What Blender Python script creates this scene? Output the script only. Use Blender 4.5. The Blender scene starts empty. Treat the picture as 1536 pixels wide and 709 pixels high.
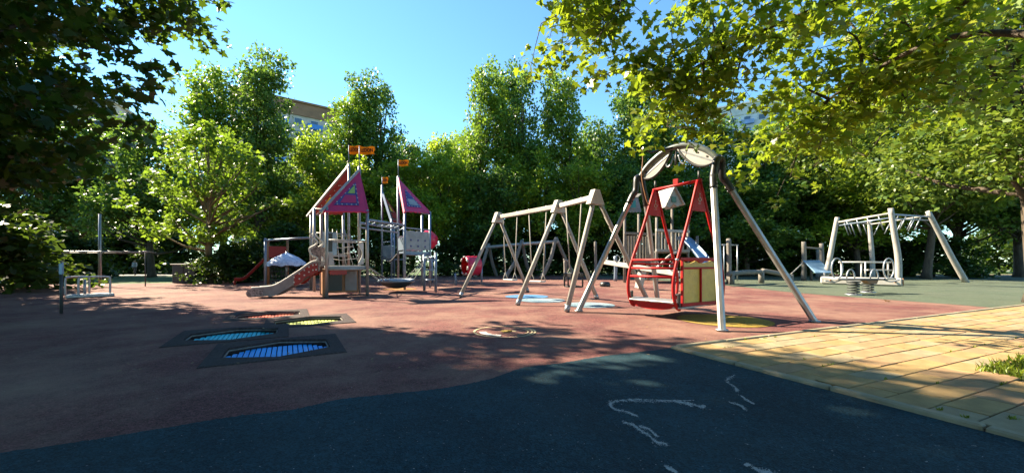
import bpy, math, random
import numpy as np
from mathutils import Vector, Matrix, Quaternion

scene = bpy.context.scene
col = scene.collection
R = math.radians

# ------------------------------------------------------------------ camera
F_PX, Y0, CX, CAM_H = 580.0, 392.0, 768.0, 1.0        # surveyed from the photograph: focal length, horizon row, centre column, lens height
cam_d = bpy.data.cameras.new('camera')
cam_d.sensor_width = 36.0
cam_d.lens = 36.0 * F_PX / 1536.0
cam_d.shift_y = (Y0 - 354.5) / 1536.0
cam_d.clip_start = 0.05
cam_d.clip_end = 2000.0
cam = bpy.data.objects.new('camera', cam_d)
col.objects.link(cam)
cam.location = (0, 0, CAM_H)
cam.rotation_euler = (R(90), 0, 0)
scene.camera = cam

# ------------------------------------------------------------------ sky, sun, exposure
SUN_EL, SUN_AZ = R(37), R(-64)                        # azimuth clockwise from +Y
world = bpy.data.worlds.new('World')
scene.world = world
world.use_nodes = True
wn = world.node_tree.nodes
bg = wn['Background']
sky = wn.new('ShaderNodeTexSky')
sky.sky_type = 'NISHITA'
sky.sun_disc = False
sky.sun_elevation = SUN_EL
sky.sun_rotation = SUN_AZ
sky.altitude = 100
sky.air_density = 1.0
sky.dust_density = 0.0
sky.ozone_density = 3.0
tint = wn.new('ShaderNodeMix'); tint.data_type = 'RGBA'; tint.blend_type = 'MULTIPLY'
tint.inputs[0].default_value = 1.0
tint.inputs[7].default_value = (1.02, 1.42, 1.48, 1)      # the photograph's cyan sky
world.node_tree.links.new(sky.outputs[0], tint.inputs[6])
world.node_tree.links.new(tint.outputs[2], bg.inputs[0])
bg.inputs[1].default_value = 0.05
sun_d = bpy.data.lights.new('sun', 'SUN')
sun_d.energy = 5.0
sun_d.angle = R(0.53)
sun_d.color = (1.0, 0.86, 0.64)
sun = bpy.data.objects.new('sun', sun_d)
col.objects.link(sun)
to_sun = Vector((math.sin(SUN_AZ) * math.cos(SUN_EL), math.cos(SUN_AZ) * math.cos(SUN_EL), math.sin(SUN_EL)))
sun.rotation_euler = to_sun.to_track_quat('Z', 'Y').to_euler()
sun.location = (-30, 20, 40)
vs = scene.view_settings
vs.view_transform = 'Standard'
vs.look = 'None'
vs.gamma = 1.0
vs.use_curve_mapping = False
vs.exposure = 2.2
scene.cycles.max_bounces = 8
scene.cycles.transparent_max_bounces = 8
scene.cycles.use_denoising = True

# ------------------------------------------------------------------ survey helpers (photo measurements -> metres)
def G(px, py, z=0.0):
    d = F_PX * (CAM_H - z) / (py - Y0)
    return Vector(((px - CX) / F_PX * d, d, z))
def V(px, py, d):
    return Vector(((px - CX) / F_PX * d, d, CAM_H + (Y0 - py) / F_PX * d))

# ------------------------------------------------------------------ mesh helpers
class MB:
    def __init__(s): s.v = []; s.f = []; s.sm = []
    def _add(s, vs_, fs, smooth=False):
        o = len(s.v); s.v += [tuple(p) for p in vs_]
        s.f += [tuple(i + o for i in f) for f in fs]; s.sm += [smooth] * len(fs)
        return s
    def box(s, c, size, ax=None, ay=None, bev=0.0):
        c = Vector(c); ax = Vector(ax or (1, 0, 0)).normalized(); ay = Vector(ay or (0, 1, 0))
        ay = (ay - ax * ay.dot(ax)).normalized(); az = ax.cross(ay)
        hx, hy, hz = (k / 2 for k in size)
        if bev <= 0:
            P = [c + ax * (hx * i) + ay * (hy * j) + az * (hz * k) for k in (-1, 1) for j in (-1, 1) for i in (-1, 1)]
            return s._add(P, [(0, 2, 3, 1), (4, 5, 7, 6), (0, 1, 5, 4), (2, 6, 7, 3), (0, 4, 6, 2), (1, 3, 7, 5)])
        b = bev
        P = []
        for k in (-1, 1):
            for j in (-1, 1):
                for i in (-1, 1):
                    P.append(c + ax * ((hx - b) * i) + ay * ((hy - b) * j) + az * (hz * k))
                    P.append(c + ax * ((hx - b) * i) + ay * (hy * j) + az * ((hz - b) * k))
                    P.append(c + ax * (hx * i) + ay * ((hy - b) * j) + az * ((hz - b) * k))
        def I(i, j, k, w): return (((k + 1) // 2) * 4 + ((j + 1) // 2) * 2 + (i + 1) // 2) * 3 + w
        fs = []
        for k in (-1, 1):
            q = [I(-1, -1, k, 0), I(1, -1, k, 0), I(1, 1, k, 0), I(-1, 1, k, 0)]; fs.append(q if k > 0 else q[::-1])
        for j in (-1, 1):
            q = [I(-1, j, -1, 1), I(1, j, -1, 1), I(1, j, 1, 1), I(-1, j, 1, 1)]; fs.append(q if j < 0 else q[::-1])
        for i in (-1, 1):
            q = [I(i, -1, -1, 2), I(i, 1, -1, 2), I(i, 1, 1, 2), I(i, -1, 1, 2)]; fs.append(q if i > 0 else q[::-1])
        for a in (-1, 1):
            for b2 in (-1, 1):
                q = [I(-1, a, b2, 0), I(1, a, b2, 0), I(1, a, b2, 1), I(-1, a, b2, 1)]; fs.append(q if a * b2 < 0 else q[::-1])
                q = [I(a, -1, b2, 0), I(a, 1, b2, 0), I(a, 1, b2, 2), I(a, -1, b2, 2)]; fs.append(q if a * b2 > 0 else q[::-1])
                q = [I(a, b2, -1, 1), I(a, b2, 1, 1), I(a, b2, 1, 2), I(a, b2, -1, 2)]; fs.append(q if a * b2 < 0 else q[::-1])
                for c2 in (-1, 1):
                    q = [I(a, b2, c2, 0), I(a, b2, c2, 1), I(a, b2, c2, 2)]; fs.append(q if a * b2 * c2 < 0 else q[::-1])
        return s._add(P, fs)
    def beam(s, a, b, w, h, up=(0, 0, 1), bev=0.0):
        a, b = Vector(a), Vector(b); d = b - a; u = Vector(up)
        if abs(d.normalized().dot(u)) > .98: u = Vector((0, 1, 0))
        side = u.cross(d)
        return s.box((a + b) / 2, (d.length, w, h), d, side, bev)
    def tube(s, pts, r, n=8, cap=True, smooth=True, closed=False):
        pts = [Vector(p) for p in pts]; m = len(pts)
        rs = list(r) if hasattr(r, '__len__') else [r] * m
        T = []
        for i in range(m):
            if closed: t = pts[(i + 1) % m] - pts[i - 1]
            else: t = pts[min(i + 1, m - 1)] - pts[max(i - 1, 0)]
            T.append(t.normalized())
        ref = Vector((0, 0, 1)) if abs(T[0].z) < .9 else Vector((1, 0, 0))
        N = (ref - T[0] * ref.dot(T[0])).normalized()
        P = []
        for i in range(m):
            N = (N - T[i] * N.dot(T[i])).normalized(); B = T[i].cross(N)
            for k in range(n):
                a = 2 * math.pi * k / n
                P.append(pts[i] + (N * math.cos(a) + B * math.sin(a)) * rs[i])
        fs = []
        for i in range(m if closed else m - 1):
            j = (i + 1) % m
            for k in range(n):
                k2 = (k + 1) % n
                fs.append((i * n + k, i * n + k2, j * n + k2, j * n + k))
        o = len(s.v); s._add(P, fs, smooth)
        if cap and not closed:
            s.f.append(tuple(o + k for k in range(n))[::-1]); s.sm.append(False)
            s.f.append(tuple(o + (m - 1) * n + k for k in range(n))); s.sm.append(False)
        return s
    def prism(s, poly, nvec, t):
        """flat polygon (world points) given thickness t along nvec, centred"""
        nvec = Vector(nvec).normalized(); n = len(poly)
        A = [Vector(p) + nvec * t / 2 for p in poly]; B = [Vector(p) - nvec * t / 2 for p in poly]
        fs = [tuple(range(n)), tuple(range(2 * n - 1, n - 1, -1))]
        fs += [(i, n + i, n + (i + 1) % n, (i + 1) % n) for i in range(n)]
        return s._add(A + B, fs)
    def lathe(s, c, prof, n=24, axis=(0, 0, 1), smooth=True):
        c = Vector(c); az = Vector(axis).normalized()
        ax = az.orthogonal().normalized(); ay = az.cross(ax); P = []
        for (r, z) in prof:
            for k in range(n):
                a = 2 * math.pi * k / n
                P.append(c + ax * (r * math.cos(a)) + ay * (r * math.sin(a)) + az * z)
        fs = []
        for i in range(len(prof) - 1):
            for k in range(n):
                k2 = (k + 1) % n
                fs.append((i * n + k, i * n + k2, (i + 1) * n + k2, (i + 1) * n + k))
        return s._add(P, fs, smooth)
    def sheet(s, poly, z):
        return s._add([(p[0], p[1], z) for p in poly], [tuple(range(len(poly)))])
    def build(s, name, m, parent=None, origin=None):
        o0 = Vector(origin) if origin is not None else (base_of(parent) if parent is not None else Vector((0, 0, 0)))
        me = bpy.data.meshes.new(name)
        me.from_pydata([(p[0] - o0.x, p[1] - o0.y, p[2] - o0.z) for p in s.v], [], s.f)
        me.polygons.foreach_set('use_smooth', s.sm)
        me.materials.append(m)
        me.update()
        o = bpy.data.objects.new(name, me); col.objects.link(o)
        if parent is not None: o.parent = parent
        elif origin is not None: o.location = o0
        return o

def base_of(o):
    p = Vector((0, 0, 0))
    while o is not None:
        p = p + o.location; o = o.parent
    return p
def tag(o, label=None, cat=None, group=None, kind=None):
    if label: o['label'] = label
    if cat: o['category'] = cat
    if group: o['group'] = group
    if kind: o['kind'] = kind
    return o
def empty(name, loc, label, cat, group=None):
    o = bpy.data.objects.new(name, None); col.objects.link(o)
    o.location = loc; o.empty_display_size = .2
    return tag(o, label, cat, group)
def copy_tree(o, parent=None):
    c = o.copy(); col.objects.link(c); c.parent = parent
    for ch in list(o.children): copy_tree(ch, c)
    return c
def lerp(a, b, t): return Vector(a).lerp(Vector(b), t)
def curve(pts, n=6):
    """Catmull-Rom through points"""
    P = [Vector(p) for p in pts]; P = [P[0] * 2 - P[1]] + P + [P[-1] * 2 - P[-2]]
    out = []
    for i in range(1, len(P) - 2):
        for k in range(n):
            t = k / n
            out.append(.5 * ((2 * P[i]) + (P[i + 1] - P[i - 1]) * t + (2 * P[i - 1] - 5 * P[i] + 4 * P[i + 1] - P[i + 2]) * t * t
                             + (3 * P[i] - P[i - 1] - 3 * P[i + 1] + P[i + 2]) * t ** 3))
    out.append(P[-2]); return out

# ------------------------------------------------------------------ materials
def pmat(name, c, c2=None, scale=6.0, detail=4.0, rough=.6, metal=0.0, bump=0.0, bscale=60.0, lo=.35, hi=.65, spec=.5, stretch=None, coat=0):
    m = bpy.data.materials.new(name); m.use_nodes = True
    nt = m.node_tree; b = nt.nodes['Principled BSDF']
    b.inputs['Roughness'].default_value = rough; b.inputs['Metallic'].default_value = metal
    b.inputs['Specular IOR Level'].default_value = spec
    b.inputs['Coat Weight'].default_value = coat
    tc = nt.nodes.new('ShaderNodeTexCoord'); src = tc.outputs['Object']
    if stretch:
        mp = nt.nodes.new('ShaderNodeMapping'); mp.inputs['Scale'].default_value = stretch
        nt.links.new(src, mp.inputs[0]); src = mp.outputs[0]
    n = nt.nodes.new('ShaderNodeTexNoise'); n.inputs['Scale'].default_value = scale; n.inputs['Detail'].default_value = detail
    n.inputs['Roughness'].default_value = .62
    nt.links.new(src, n.inputs['Vector'])
    cr = nt.nodes.new('ShaderNodeValToRGB')
    c2 = c2 or tuple(k * .72 for k in c)
    cr.color_ramp.elements[0].position = lo; cr.color_ramp.elements[0].color = (*c2, 1)
    cr.color_ramp.elements[1].position = hi; cr.color_ramp.elements[1].color = (*c, 1)
    nt.links.new(n.outputs['Fac'], cr.inputs[0]); nt.links.new(cr.outputs[0], b.inputs['Base Color'])
    if bump > 0:
        n2 = nt.nodes.new('ShaderNodeTexNoise'); n2.inputs['Scale'].default_value = bscale; n2.inputs['Detail'].default_value = 3
        nt.links.new(src, n2.inputs['Vector'])
        bp = nt.nodes.new('ShaderNodeBump'); bp.inputs['Strength'].default_value = bump; bp.inputs['Distance'].default_value = .02
        nt.links.new(n2.outputs['Fac'], bp.inputs['Height']); nt.links.new(bp.outputs[0], b.inputs['Normal'])
    return m

def rubber(name, c, c2, fleck, dust, dust_amt, fine=300.0):
    """poured rubber granulate: big worn patches, fine crumb speckle, dust"""
    m = bpy.data.materials.new(name); m.use_nodes = True
    nt = m.node_tree; L = nt.links; N = nt.nodes; b = N['Principled BSDF']
    b.inputs['Roughness'].default_value = .88; b.inputs['Specular IOR Level'].default_value = .25
    tc = N.new('ShaderNodeTexCoord')
    def noise(sc, det, ro=.6):
        n = N.new('ShaderNodeTexNoise'); n.inputs['Scale'].default_value = sc; n.inputs['Detail'].default_value = det
        n.inputs['Roughness'].default_value = ro; L.new(tc.outputs['Object'], n.inputs['Vector']); return n
    def ramp(src, a, ca, z, cz):
        r = N.new('ShaderNodeValToRGB'); r.color_ramp.elements[0].position = a; r.color_ramp.elements[0].color = (*ca, 1)
        r.color_ramp.elements[1].position = z; r.color_ramp.elements[1].color = (*cz, 1); L.new(src, r.inputs[0]); return r
    def mix(fac, a, bb):
        x = N.new('ShaderNodeMix'); x.data_type = 'RGBA'
        if hasattr(fac, 'links'): L.new(fac, x.inputs[0])
        else: x.inputs[0].default_value = fac
        for s_, k in ((a, 6), (bb, 7)):
            if hasattr(s_, 'links'): L.new(s_, x.inputs[k])
            else: x.inputs[k].default_value = (*s_, 1)
        return x.outputs[2]
    base = ramp(noise(1.3, 7, .68).outputs[0], .32, c2, .68, c)
    vo = N.new('ShaderNodeTexVoronoi'); vo.inputs['Scale'].default_value = fine * .42; L.new(tc.outputs['Object'], vo.inputs['Vector'])
    sep = N.new('ShaderNodeSeparateColor'); L.new(vo.outputs['Color'], sep.inputs[0])
    crumb = ramp(sep.outputs[0], .0, (.35, .35, .35), 1.0, (1.75, 1.75, 1.75))
    mul = N.new('ShaderNodeMix'); mul.data_type = 'RGBA'; mul.blend_type = 'MULTIPLY'; mul.inputs[0].default_value = .75
    mot = ramp(noise(30, 10, .85).outputs[0], .34, (.22, .22, .24), .66, (1.75, 1.75, 1.7))
    mul0 = N.new('ShaderNodeMix'); mul0.data_type = 'RGBA'; mul0.blend_type = 'MULTIPLY'; mul0.inputs[0].default_value = .8
    L.new(base.outputs[0], mul0.inputs[6]); L.new(mot.outputs[0], mul0.inputs[7])
    L.new(mul0.outputs[2], mul.inputs[6]); L.new(crumb.outputs[0], mul.inputs[7])
    du = ramp(noise(.55, 8, .72).outputs[0], .42, (0, 0, 0), .74, (1, 1, 1))
    k = N.new('ShaderNodeMath'); k.operation = 'MULTIPLY'; k.inputs[1].default_value = dust_amt; L.new(du.outputs[0], k.inputs[0])
    c_d = mix(k.outputs[0], mul.outputs[2], dust)
    fl = ramp(noise(38, 2, .5).outputs[0], .735, (0, 0, 0), .76, (1, 1, 1))
    kf = N.new('ShaderNodeMath'); kf.operation = 'MULTIPLY'; kf.inputs[1].default_value = .6; L.new(fl.outputs[0], kf.inputs[0])
    L.new(mix(kf.outputs[0], c_d, fleck), b.inputs['Base Color'])
    bp = N.new('ShaderNodeBump'); bp.inputs['Strength'].default_value = .8; bp.inputs['Distance'].default_value = .008
    L.new(vo.outputs['Distance'], bp.inputs['Height']); L.new(bp.outputs[0], b.inputs['Normal'])
    return m

def leaf_mat(name, dark, mid, light, trans, tw=.45, rough=.45):
    m = bpy.data.materials.new(name); m.use_nodes = True
    nt = m.node_tree; N = nt.nodes; L = nt.links; b = N['Principled BSDF']; out = N['Material Output']
    g = N.new('ShaderNodeNewGeometry'); oi = N.new('ShaderNodeObjectInfo')
    cr = N.new('ShaderNodeValToRGB'); e = cr.color_ramp.elements
    e[0].position = 0; e[0].color = (*dark, 1); e[1].position = 1; e[1].color = (*light, 1)
    k = e.new(.55); k.color = (*mid, 1)
    L.new(g.outputs['Random Per Island'], cr.inputs[0])
    hs = N.new('ShaderNodeHueSaturation')
    mr = N.new('ShaderNodeMapRange'); mr.inputs[3].default_value = .488; mr.inputs[4].default_value = .512
    L.new(oi.outputs['Random'], mr.inputs[0]); L.new(mr.outputs[0], hs.inputs['Hue'])
    L.new(cr.outputs[0], hs.inputs['Color'])
    L.new(hs.outputs[0], b.inputs['Base Color'])
    b.inputs['Roughness'].default_value = rough; b.inputs['Specular IOR Level'].default_value = .35
    t = N.new('ShaderNodeBsdfTranslucent')
    mt = N.new('ShaderNodeMix'); mt.data_type = 'RGBA'; mt.inputs[0].default_value = .55
    L.new(hs.outputs[0], mt.inputs[6]); mt.inputs[7].default_value = (*trans, 1)
    L.new(mt.outputs[2], t.inputs[0])
    mx = N.new('ShaderNodeMixShader'); mx.inputs[0].default_value = tw
    L.new(b.outputs[0], mx.inputs[1]); L.new(t.outputs[0], mx.inputs[2]); L.new(mx.outputs[0], out.inputs[0])
    return m

M = {}
M['red_rubber'] = rubber('red_rubber', (.155, .055, .049), (.098, .037, .036), (.34, .27, .22), (.29, .18, .13), .9)
M['teal_rubber'] = rubber('teal_rubber', (.012, .047, .064), (.005, .021, .031), (.34, .34, .32), (.042, .060, .058), .32)
M['green_rubber'] = rubber('green_rubber', (.085, .108, .072), (.062, .080, .054), (.24, .24, .2), (.12, .128, .095), .5)
M['lawn'] = pmat('lawn', (.050, .105, .012), (.025, .05, .008), 3, 8, .95, bump=.6, bscale=40)
M['concrete_path'] = pmat('concrete_path', (.26, .24, .21), (.19, .175, .15), 2, 6, .9)
M['slab_a'] = pmat('yellow_concrete_slab', (.34, .225, .09), (.24, .155, .06), 5, 7, .85, bump=.35, bscale=180)
M['slab_b'] = pmat('pink_concrete_slab', (.32, .20, .10), (.235, .145, .07), 4, 7, .85, bump=.35, bscale=180)
M['slab_c'] = pmat('grey_concrete_slab', (.30, .24, .14), (.21, .165, .095), 5, 7, .85, bump=.35, bscale=180)
M['kerb'] = pmat('kerb_concrete', (.31, .26, .17), (.22, .18, .115), 6, 7, .85, bump=.4, bscale=150)
M['joint_dirt'] = pmat('joint_dirt', (.05, .04, .022), (.022, .02, .012), 20, 5, .95, bump=.5)
M['alu'] = pmat('brushed_aluminium', (.36, .35, .34), (.25, .245, .235), 9, 6, .42, metal=.55, stretch=(1, 1, .15))
M['steel'] = pmat('galvanised_steel', (.34, .36, .39), (.24, .26, .28), 14, 5, .4, metal=.6)
M['blue_steel'] = pmat('blue_grey_steel', (.22, .28, .36), (.16, .21, .28), 12, 5, .4, metal=.4)
M['black'] = pmat('black_plastic', (.018, .018, .02), (.01, .01, .011), 20, 3, .4)
M['dark_grey'] = pmat('dark_grey_rubber', (.05, .055, .055), (.03, .033, .034), 20, 3, .55)
M['arch_tube'] = pmat('grey_green_tube', (.13, .15, .14), (.09, .105, .10), 8, 4, .35, metal=.2)
M['panel_white'] = pmat('off_white_panel', (.42, .40, .37), (.32, .30, .28), 4, 6, .55)
M['red'] = pmat('red_paint', (.34, .006, .006), (.25, .004, .005), 7, 6, .5, spec=.25)
M['white'] = pmat('white_paint', (.55, .54, .51), (.42, .41, .38), 6, 5, .5)
M['yellow'] = pmat('yellow_panel', (.54, .38, .07), (.42, .29, .05), 6, 8, .42, bump=.5, bscale=55)
M['wood_pale'] = pmat('sun_bleached_timber', (.37, .35, .32), (.25, .235, .21), 3, 8, .75, bump=.3, bscale=30, stretch=(9, 9, 1.2))
M['wood_cream'] = pmat('pale_planed_timber', (.44, .42, .375), (.33, .31, .275), 3, 6, .7, bump=.2, bscale=20)
M['wood_grey'] = pmat('weathered_grey_timber', (.22, .20, .175), (.13, .115, .10), 4, 8, .85, bump=.4, bscale=25, stretch=(8, 8, 1))
M['wood_orange'] = pmat('orange_brown_panel', (.34, .16, .07), (.25, .11, .045), 4, 6, .6)
M['rope'] = pmat('pale_rope', (.46, .43, .38), (.30, .28, .25), 120, 2, .8)
M['rope_dark'] = pmat('dark_rope', (.05, .05, .055), (.03, .03, .033), 90, 2, .8)
M['magenta'] = pmat('magenta_panel', (.58, .010, .10), (.47, .008, .08), 4, 5, .45)
M['purple'] = pmat('purple_blue_panel', (.065, .055, .22), (.045, .04, .16), 5, 4, .45)
M['panel_red'] = pmat('dark_red_panel', (.30, .02, .015), (.22, .013, .012), 5, 4, .5)
M['panel_yellow'] = pmat('bright_yellow_panel', (.75, .55, .03), (.6, .42, .02), 5, 4, .5)
M['lime'] = pmat('lime_panel', (.45, .55, .10), (.34, .42, .07), 5, 4, .5)
M['grey_panel'] = pmat('grey_panel', (.30, .32, .33), (.22, .24, .25), 5, 5, .5)
M['slide_grey'] = pmat('mauve_grey_plastic', (.24, .205, .205), (.17, .15, .15), 4, 6, .5)
M['slide_stone'] = pmat('stone_print_panel', (.30, .23, .22), (.12, .09, .085), 22, 2, .6, lo=.45, hi=.52)
M['flag'] = pmat('orange_flag', (.72, .30, .02), (.60, .24, .015), 6, 3, .6)
M['flag'] = leaf_mat('orange_flag_cloth', (.50, .24, .014), (.56, .27, .016), (.60, .30, .02), (.62, .33, .03), .5, .7)
M['ink'] = pmat('dark_print', (.06, .02, .01), None, 6, 2, .6)
M['pink_plastic'] = pmat('pink_red_plastic', (.55, .02, .07), (.45, .015, .05), 5, 4, .3)
M['slide_blue'] = pmat('blue_slide_metal', (.22, .36, .52), (.16, .28, .42), 5, 4, .35, metal=.3)
M['canopy_blue'] = pmat('pale_blue_canopy', (.50, .58, .74), (.36, .44, .62), 9, 3, .5, lo=.45, hi=.5)
M['bark'] = pmat('grey_brown_bark', (.10, .075, .05), (.04, .03, .02), 6, 8, .9, bump=.8, bscale=18, stretch=(3, 3, .7))
M['bark_light'] = pmat('light_brown_bark', (.23, .17, .09), (.12, .085, .045), 6, 8, .9, bump=.7, bscale=18, stretch=(3, 3, .7))
M['hex_blue'] = pmat('bright_blue_mat', (.008, .40, .95), (.006, .32, .85), 4, 3, .45)
M['hex_cyan'] = pmat('turquoise_mat', (.01, .60, .72), (.008, .5, .62), 4, 3, .45)
M['hex_green'] = pmat('olive_green_mat', (.40, .46, .10), (.32, .36, .08), 4, 3, .45)
M['hex_red'] = pmat('orange_red_mat', (.62, .10, .035), (.5, .075, .03), 4, 3, .45)
M['tile_rubber'] = rubber('dark_safety_tile', (.055, .036, .036), (.036, .025, .027), (.12, .12, .12), (.05, .055, .055), .35)
M['disc_yellow'] = rubber('yellow_rubber_inlay', (.30, .20, .028), (.22, .15, .022), (.6, .5, .3), (.45, .33, .16), .5)
M['disc_blue'] = rubber('pale_blue_rubber_inlay', (.17, .26, .31), (.12, .19, .25), (.6, .6, .6), (.5, .5, .46), .45)
M['disc_deep'] = rubber('blue_rubber_inlay', (.05, .19, .38), (.035, .14, .3), (.5, .5, .5), (.3, .36, .4), .3)
M['disc_orange'] = rubber('orange_rubber_inlay', (.3, .13, .03), (.22, .1, .025), (.5, .4, .3), (.4, .25, .15), .4)
M['chalk'] = pmat('worn_pale_rubber', (.42, .42, .39), (.28, .29, .28), 40, 3, .9)
M['ring_paint'] = pmat('pale_yellow_paint', (.55, .46, .26), (.36, .28, .15), 14, 6, .8)
LEAF = {
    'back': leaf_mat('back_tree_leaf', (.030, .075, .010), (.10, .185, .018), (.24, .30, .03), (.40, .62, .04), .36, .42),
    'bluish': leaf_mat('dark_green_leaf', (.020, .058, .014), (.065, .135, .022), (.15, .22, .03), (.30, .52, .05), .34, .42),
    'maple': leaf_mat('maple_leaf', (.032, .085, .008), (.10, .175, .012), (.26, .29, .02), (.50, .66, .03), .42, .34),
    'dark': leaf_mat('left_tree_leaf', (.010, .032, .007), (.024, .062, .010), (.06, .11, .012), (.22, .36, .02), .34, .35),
    'olive': leaf_mat('olive_leaf', (.022, .060, .010), (.075, .138, .018), (.17, .22, .03), (.34, .48, .04), .36, .42),
    'bright': leaf_mat('sun_tinted_bush_leaf', (.04, .095, .010), (.14, .23, .02), (.30, .36, .03), (.55, .75, .05), .46, .42),  # sunlight put into the colour: brighter leaf for bushes the sun barely reaches
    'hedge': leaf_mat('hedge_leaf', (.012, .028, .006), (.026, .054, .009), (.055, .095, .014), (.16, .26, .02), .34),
    'grass': leaf_mat('grass_blade', (.06, .10, .012), (.12, .19, .02), (.24, .28, .03), (.4, .45, .03), .4),
}
# ------------------------------------------------------------------ foliage
def raw_mesh(name, verts, counts, loops, m):
    me = bpy.data.meshes.new(name)
    me.vertices.add(len(verts)); me.vertices.foreach_set('co', verts.astype(np.float32).ravel())
    me.loops.add(len(loops)); me.loops.foreach_set('vertex_index', loops.astype(np.int32))
    me.polygons.add(len(counts))
    st = np.concatenate(([0], np.cumsum(counts)[:-1])).astype(np.int32)
    me.polygons.foreach_set('loop_start', st)
    me.materials.append(m); me.update(calc_edges=True); me.validate()
    return me
MAPLE = np.array([(0, 0, 0), (.16, -.10, .0), (.42, -.06, -.03), (.30, .14, 0), (.58, .34, -.06), (.26, .42, .01), (.22, .62, 0), (0, 1.0, -.06),
                  (-.22, .62, 0), (-.26, .42, .01), (-.58, .34, -.06), (-.30, .14, 0), (-.42, -.06, -.03), (-.16, -.10, 0)], float)
OVAL = np.array([(0, 0, 0), (.24, .28, .05), (.22, .68, .04), (0, 1, -.06), (-.22, .68, .04), (-.24, .28, .05)], float)
RHOMB = np.array([(0, 0, 0), (.34, .45, .09), (0, 1.0, 0), (-.34, .45, .09)], float)
def leaf_frames(n, rng, droop=.35):
    """random rotation matrices: leaf plane mostly facing up/outwards, tips drooping"""
    nz = np.abs(rng.normal(0, .75, n)) + .25
    nrm = np.stack([rng.normal(0, .8, n), rng.normal(0, .8, n), nz], 1)
    nrm /= np.linalg.norm(nrm, axis=1)[:, None]
    d = np.stack([rng.normal(0, 1, n), rng.normal(0, 1, n), rng.normal(-droop, .5, n)], 1)
    d -= nrm * (d * nrm).sum(1)[:, None]; d /= np.linalg.norm(d, axis=1)[:, None]
    x = np.cross(d, nrm)
    return np.stack([x, d, nrm], 2)
def leaves_mesh(name, P, size, shape, m, rng, droop=.35):
    n = len(P); k = len(shape)
    Rm = leaf_frames(n, rng, droop)
    s = size * rng.uniform(.65, 1.3, n)
    Vv = np.einsum('nij,kj->nki', Rm, shape) * s[:, None, None] + P[:, None, :]
    return raw_mesh(name, Vv.reshape(-1, 3), np.full(n, k), np.arange(n * k), m)
def clump_points(cent, rad, per, rng, flat=.8):
    """leaf positions scattered in shells round clump centres"""
    n = len(cent)
    cnt = np.maximum(4, (per * (rad / rad.mean()) ** 2)).astype(int)
    idx = np.repeat(np.arange(n), cnt)
    d = rng.normal(0, 1, (len(idx), 3)); d /= np.linalg.norm(d, axis=1)[:, None]
    r = rng.uniform(0, 1, len(idx)) ** .5
    off = d * (r * rad[idx])[:, None]; off[:, 2] *= flat
    return cent[idx] + off
def crown_clumps(n, h0, h1, rx, ry, rng, shape='ovoid', bias=.45):
    """clump centres in a lumpy crown volume, trunk at origin"""
    out = []
    ph = rng.uniform(0, 6.28, 6)
    if shape in ('column', 'lobes'):
        # upright limbs, each carrying its own leafy lobe; the outline is their uneven union
        lob = [(0, 0, h0 + (h1 - h0) * .36, .62, .36), (0, 0, h0 + (h1 - h0) * .72, .5, .28)]
        nl = 11
        for i in range(nl):
            a = i * 2.4 + rng.uniform(-.4, .4); t = rng.uniform(.14, .84); w = .62 * (1 - .55 * max(0, t - .35)) * rng.uniform(.75, 1.15)
            lob.append((math.cos(a) * w, math.sin(a) * w, h0 + (h1 - h0) * t, rng.uniform(.30, .44), rng.uniform(.13, .2)))
        for i in range(4):
            a = rng.uniform(0, 6.28); lob.append((math.cos(a) * .22, math.sin(a) * .22, h0 + (h1 - h0) * rng.uniform(.84, .93), rng.uniform(.13, .2), rng.uniform(.07, .10)))
        vol = np.array([l[3] ** 2 * l[4] for l in lob]) ** .8; vol /= vol.sum()
        while len(out) < n:
            l = lob[rng.choice(len(lob), p=vol)]
            d = rng.normal(0, 1, 3); d /= np.linalg.norm(d); r = rng.uniform(0, 1) ** .4
            x, y, z = (l[0] + d[0] * l[3] * r) * rx, (l[1] + d[1] * l[3] * r) * ry, l[2] + d[2] * l[4] * (h1 - h0) * r
            if h0 * .6 < z < h1: out.append((x, y, z))
        return np.array(out)
    while len(out) < n:
        t = rng.uniform(0, 1); a = rng.uniform(0, 2 * math.pi)
        if shape == 'ovoid': w = math.sin(math.pi * (t * .86 + .14) ** .8) ** .7 * (1 - .25 * t)
        elif shape == 'column': w = (min(1, t * 5 + .3)) * (1 - t ** 3.2) ** .8 * (.8 + .2 * math.sin(9 * t + ph[0]))
        elif shape == 'bush': w = (1 - t ** 2.2) ** .6
        else: w = math.sin(math.pi * min(1, t * .95 + .08)) ** .55
        w *= 1 + .22 * math.sin(2 * a + ph[1] + 4 * t) + .16 * math.sin(3 * a + ph[2] - 6 * t) + .12 * math.sin(5 * a + ph[3] + 9 * t)
        r = rng.uniform(0, 1) ** bias
        out.append((math.cos(a) * rx * w * r, math.sin(a) * ry * w * r, h0 + (h1 - h0) * t))
    return np.array(out)
def limbs(mb, cent, trunk_top, r0, k, rng, start=.35, trunk=None):
    """tapered limbs from the trunk to some clump centres"""
    pick = rng.choice(len(cent), size=min(k, len(cent)), replace=False)
    for i in pick:
        c = Vector(cent[i]); hz = max(trunk_top * start, min(c.z * .62, trunk_top * .95))
        a = trunk(hz) if trunk else Vector((0, 0, hz))
        mid = a.lerp(c, .5) + Vector((0, 0, -.06 * (c - a).length))
        rr = r0 * (.5 - .28 * hz / max(trunk_top, .1))
        mb.tube([a, a.lerp(mid, .55), mid, mid.lerp(c, .6) + Vector((rng.normal(0, .08), rng.normal(0, .08), .05)), c], [rr, rr * .8, rr * .55, rr * .35, rr * .12], 5)
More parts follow.
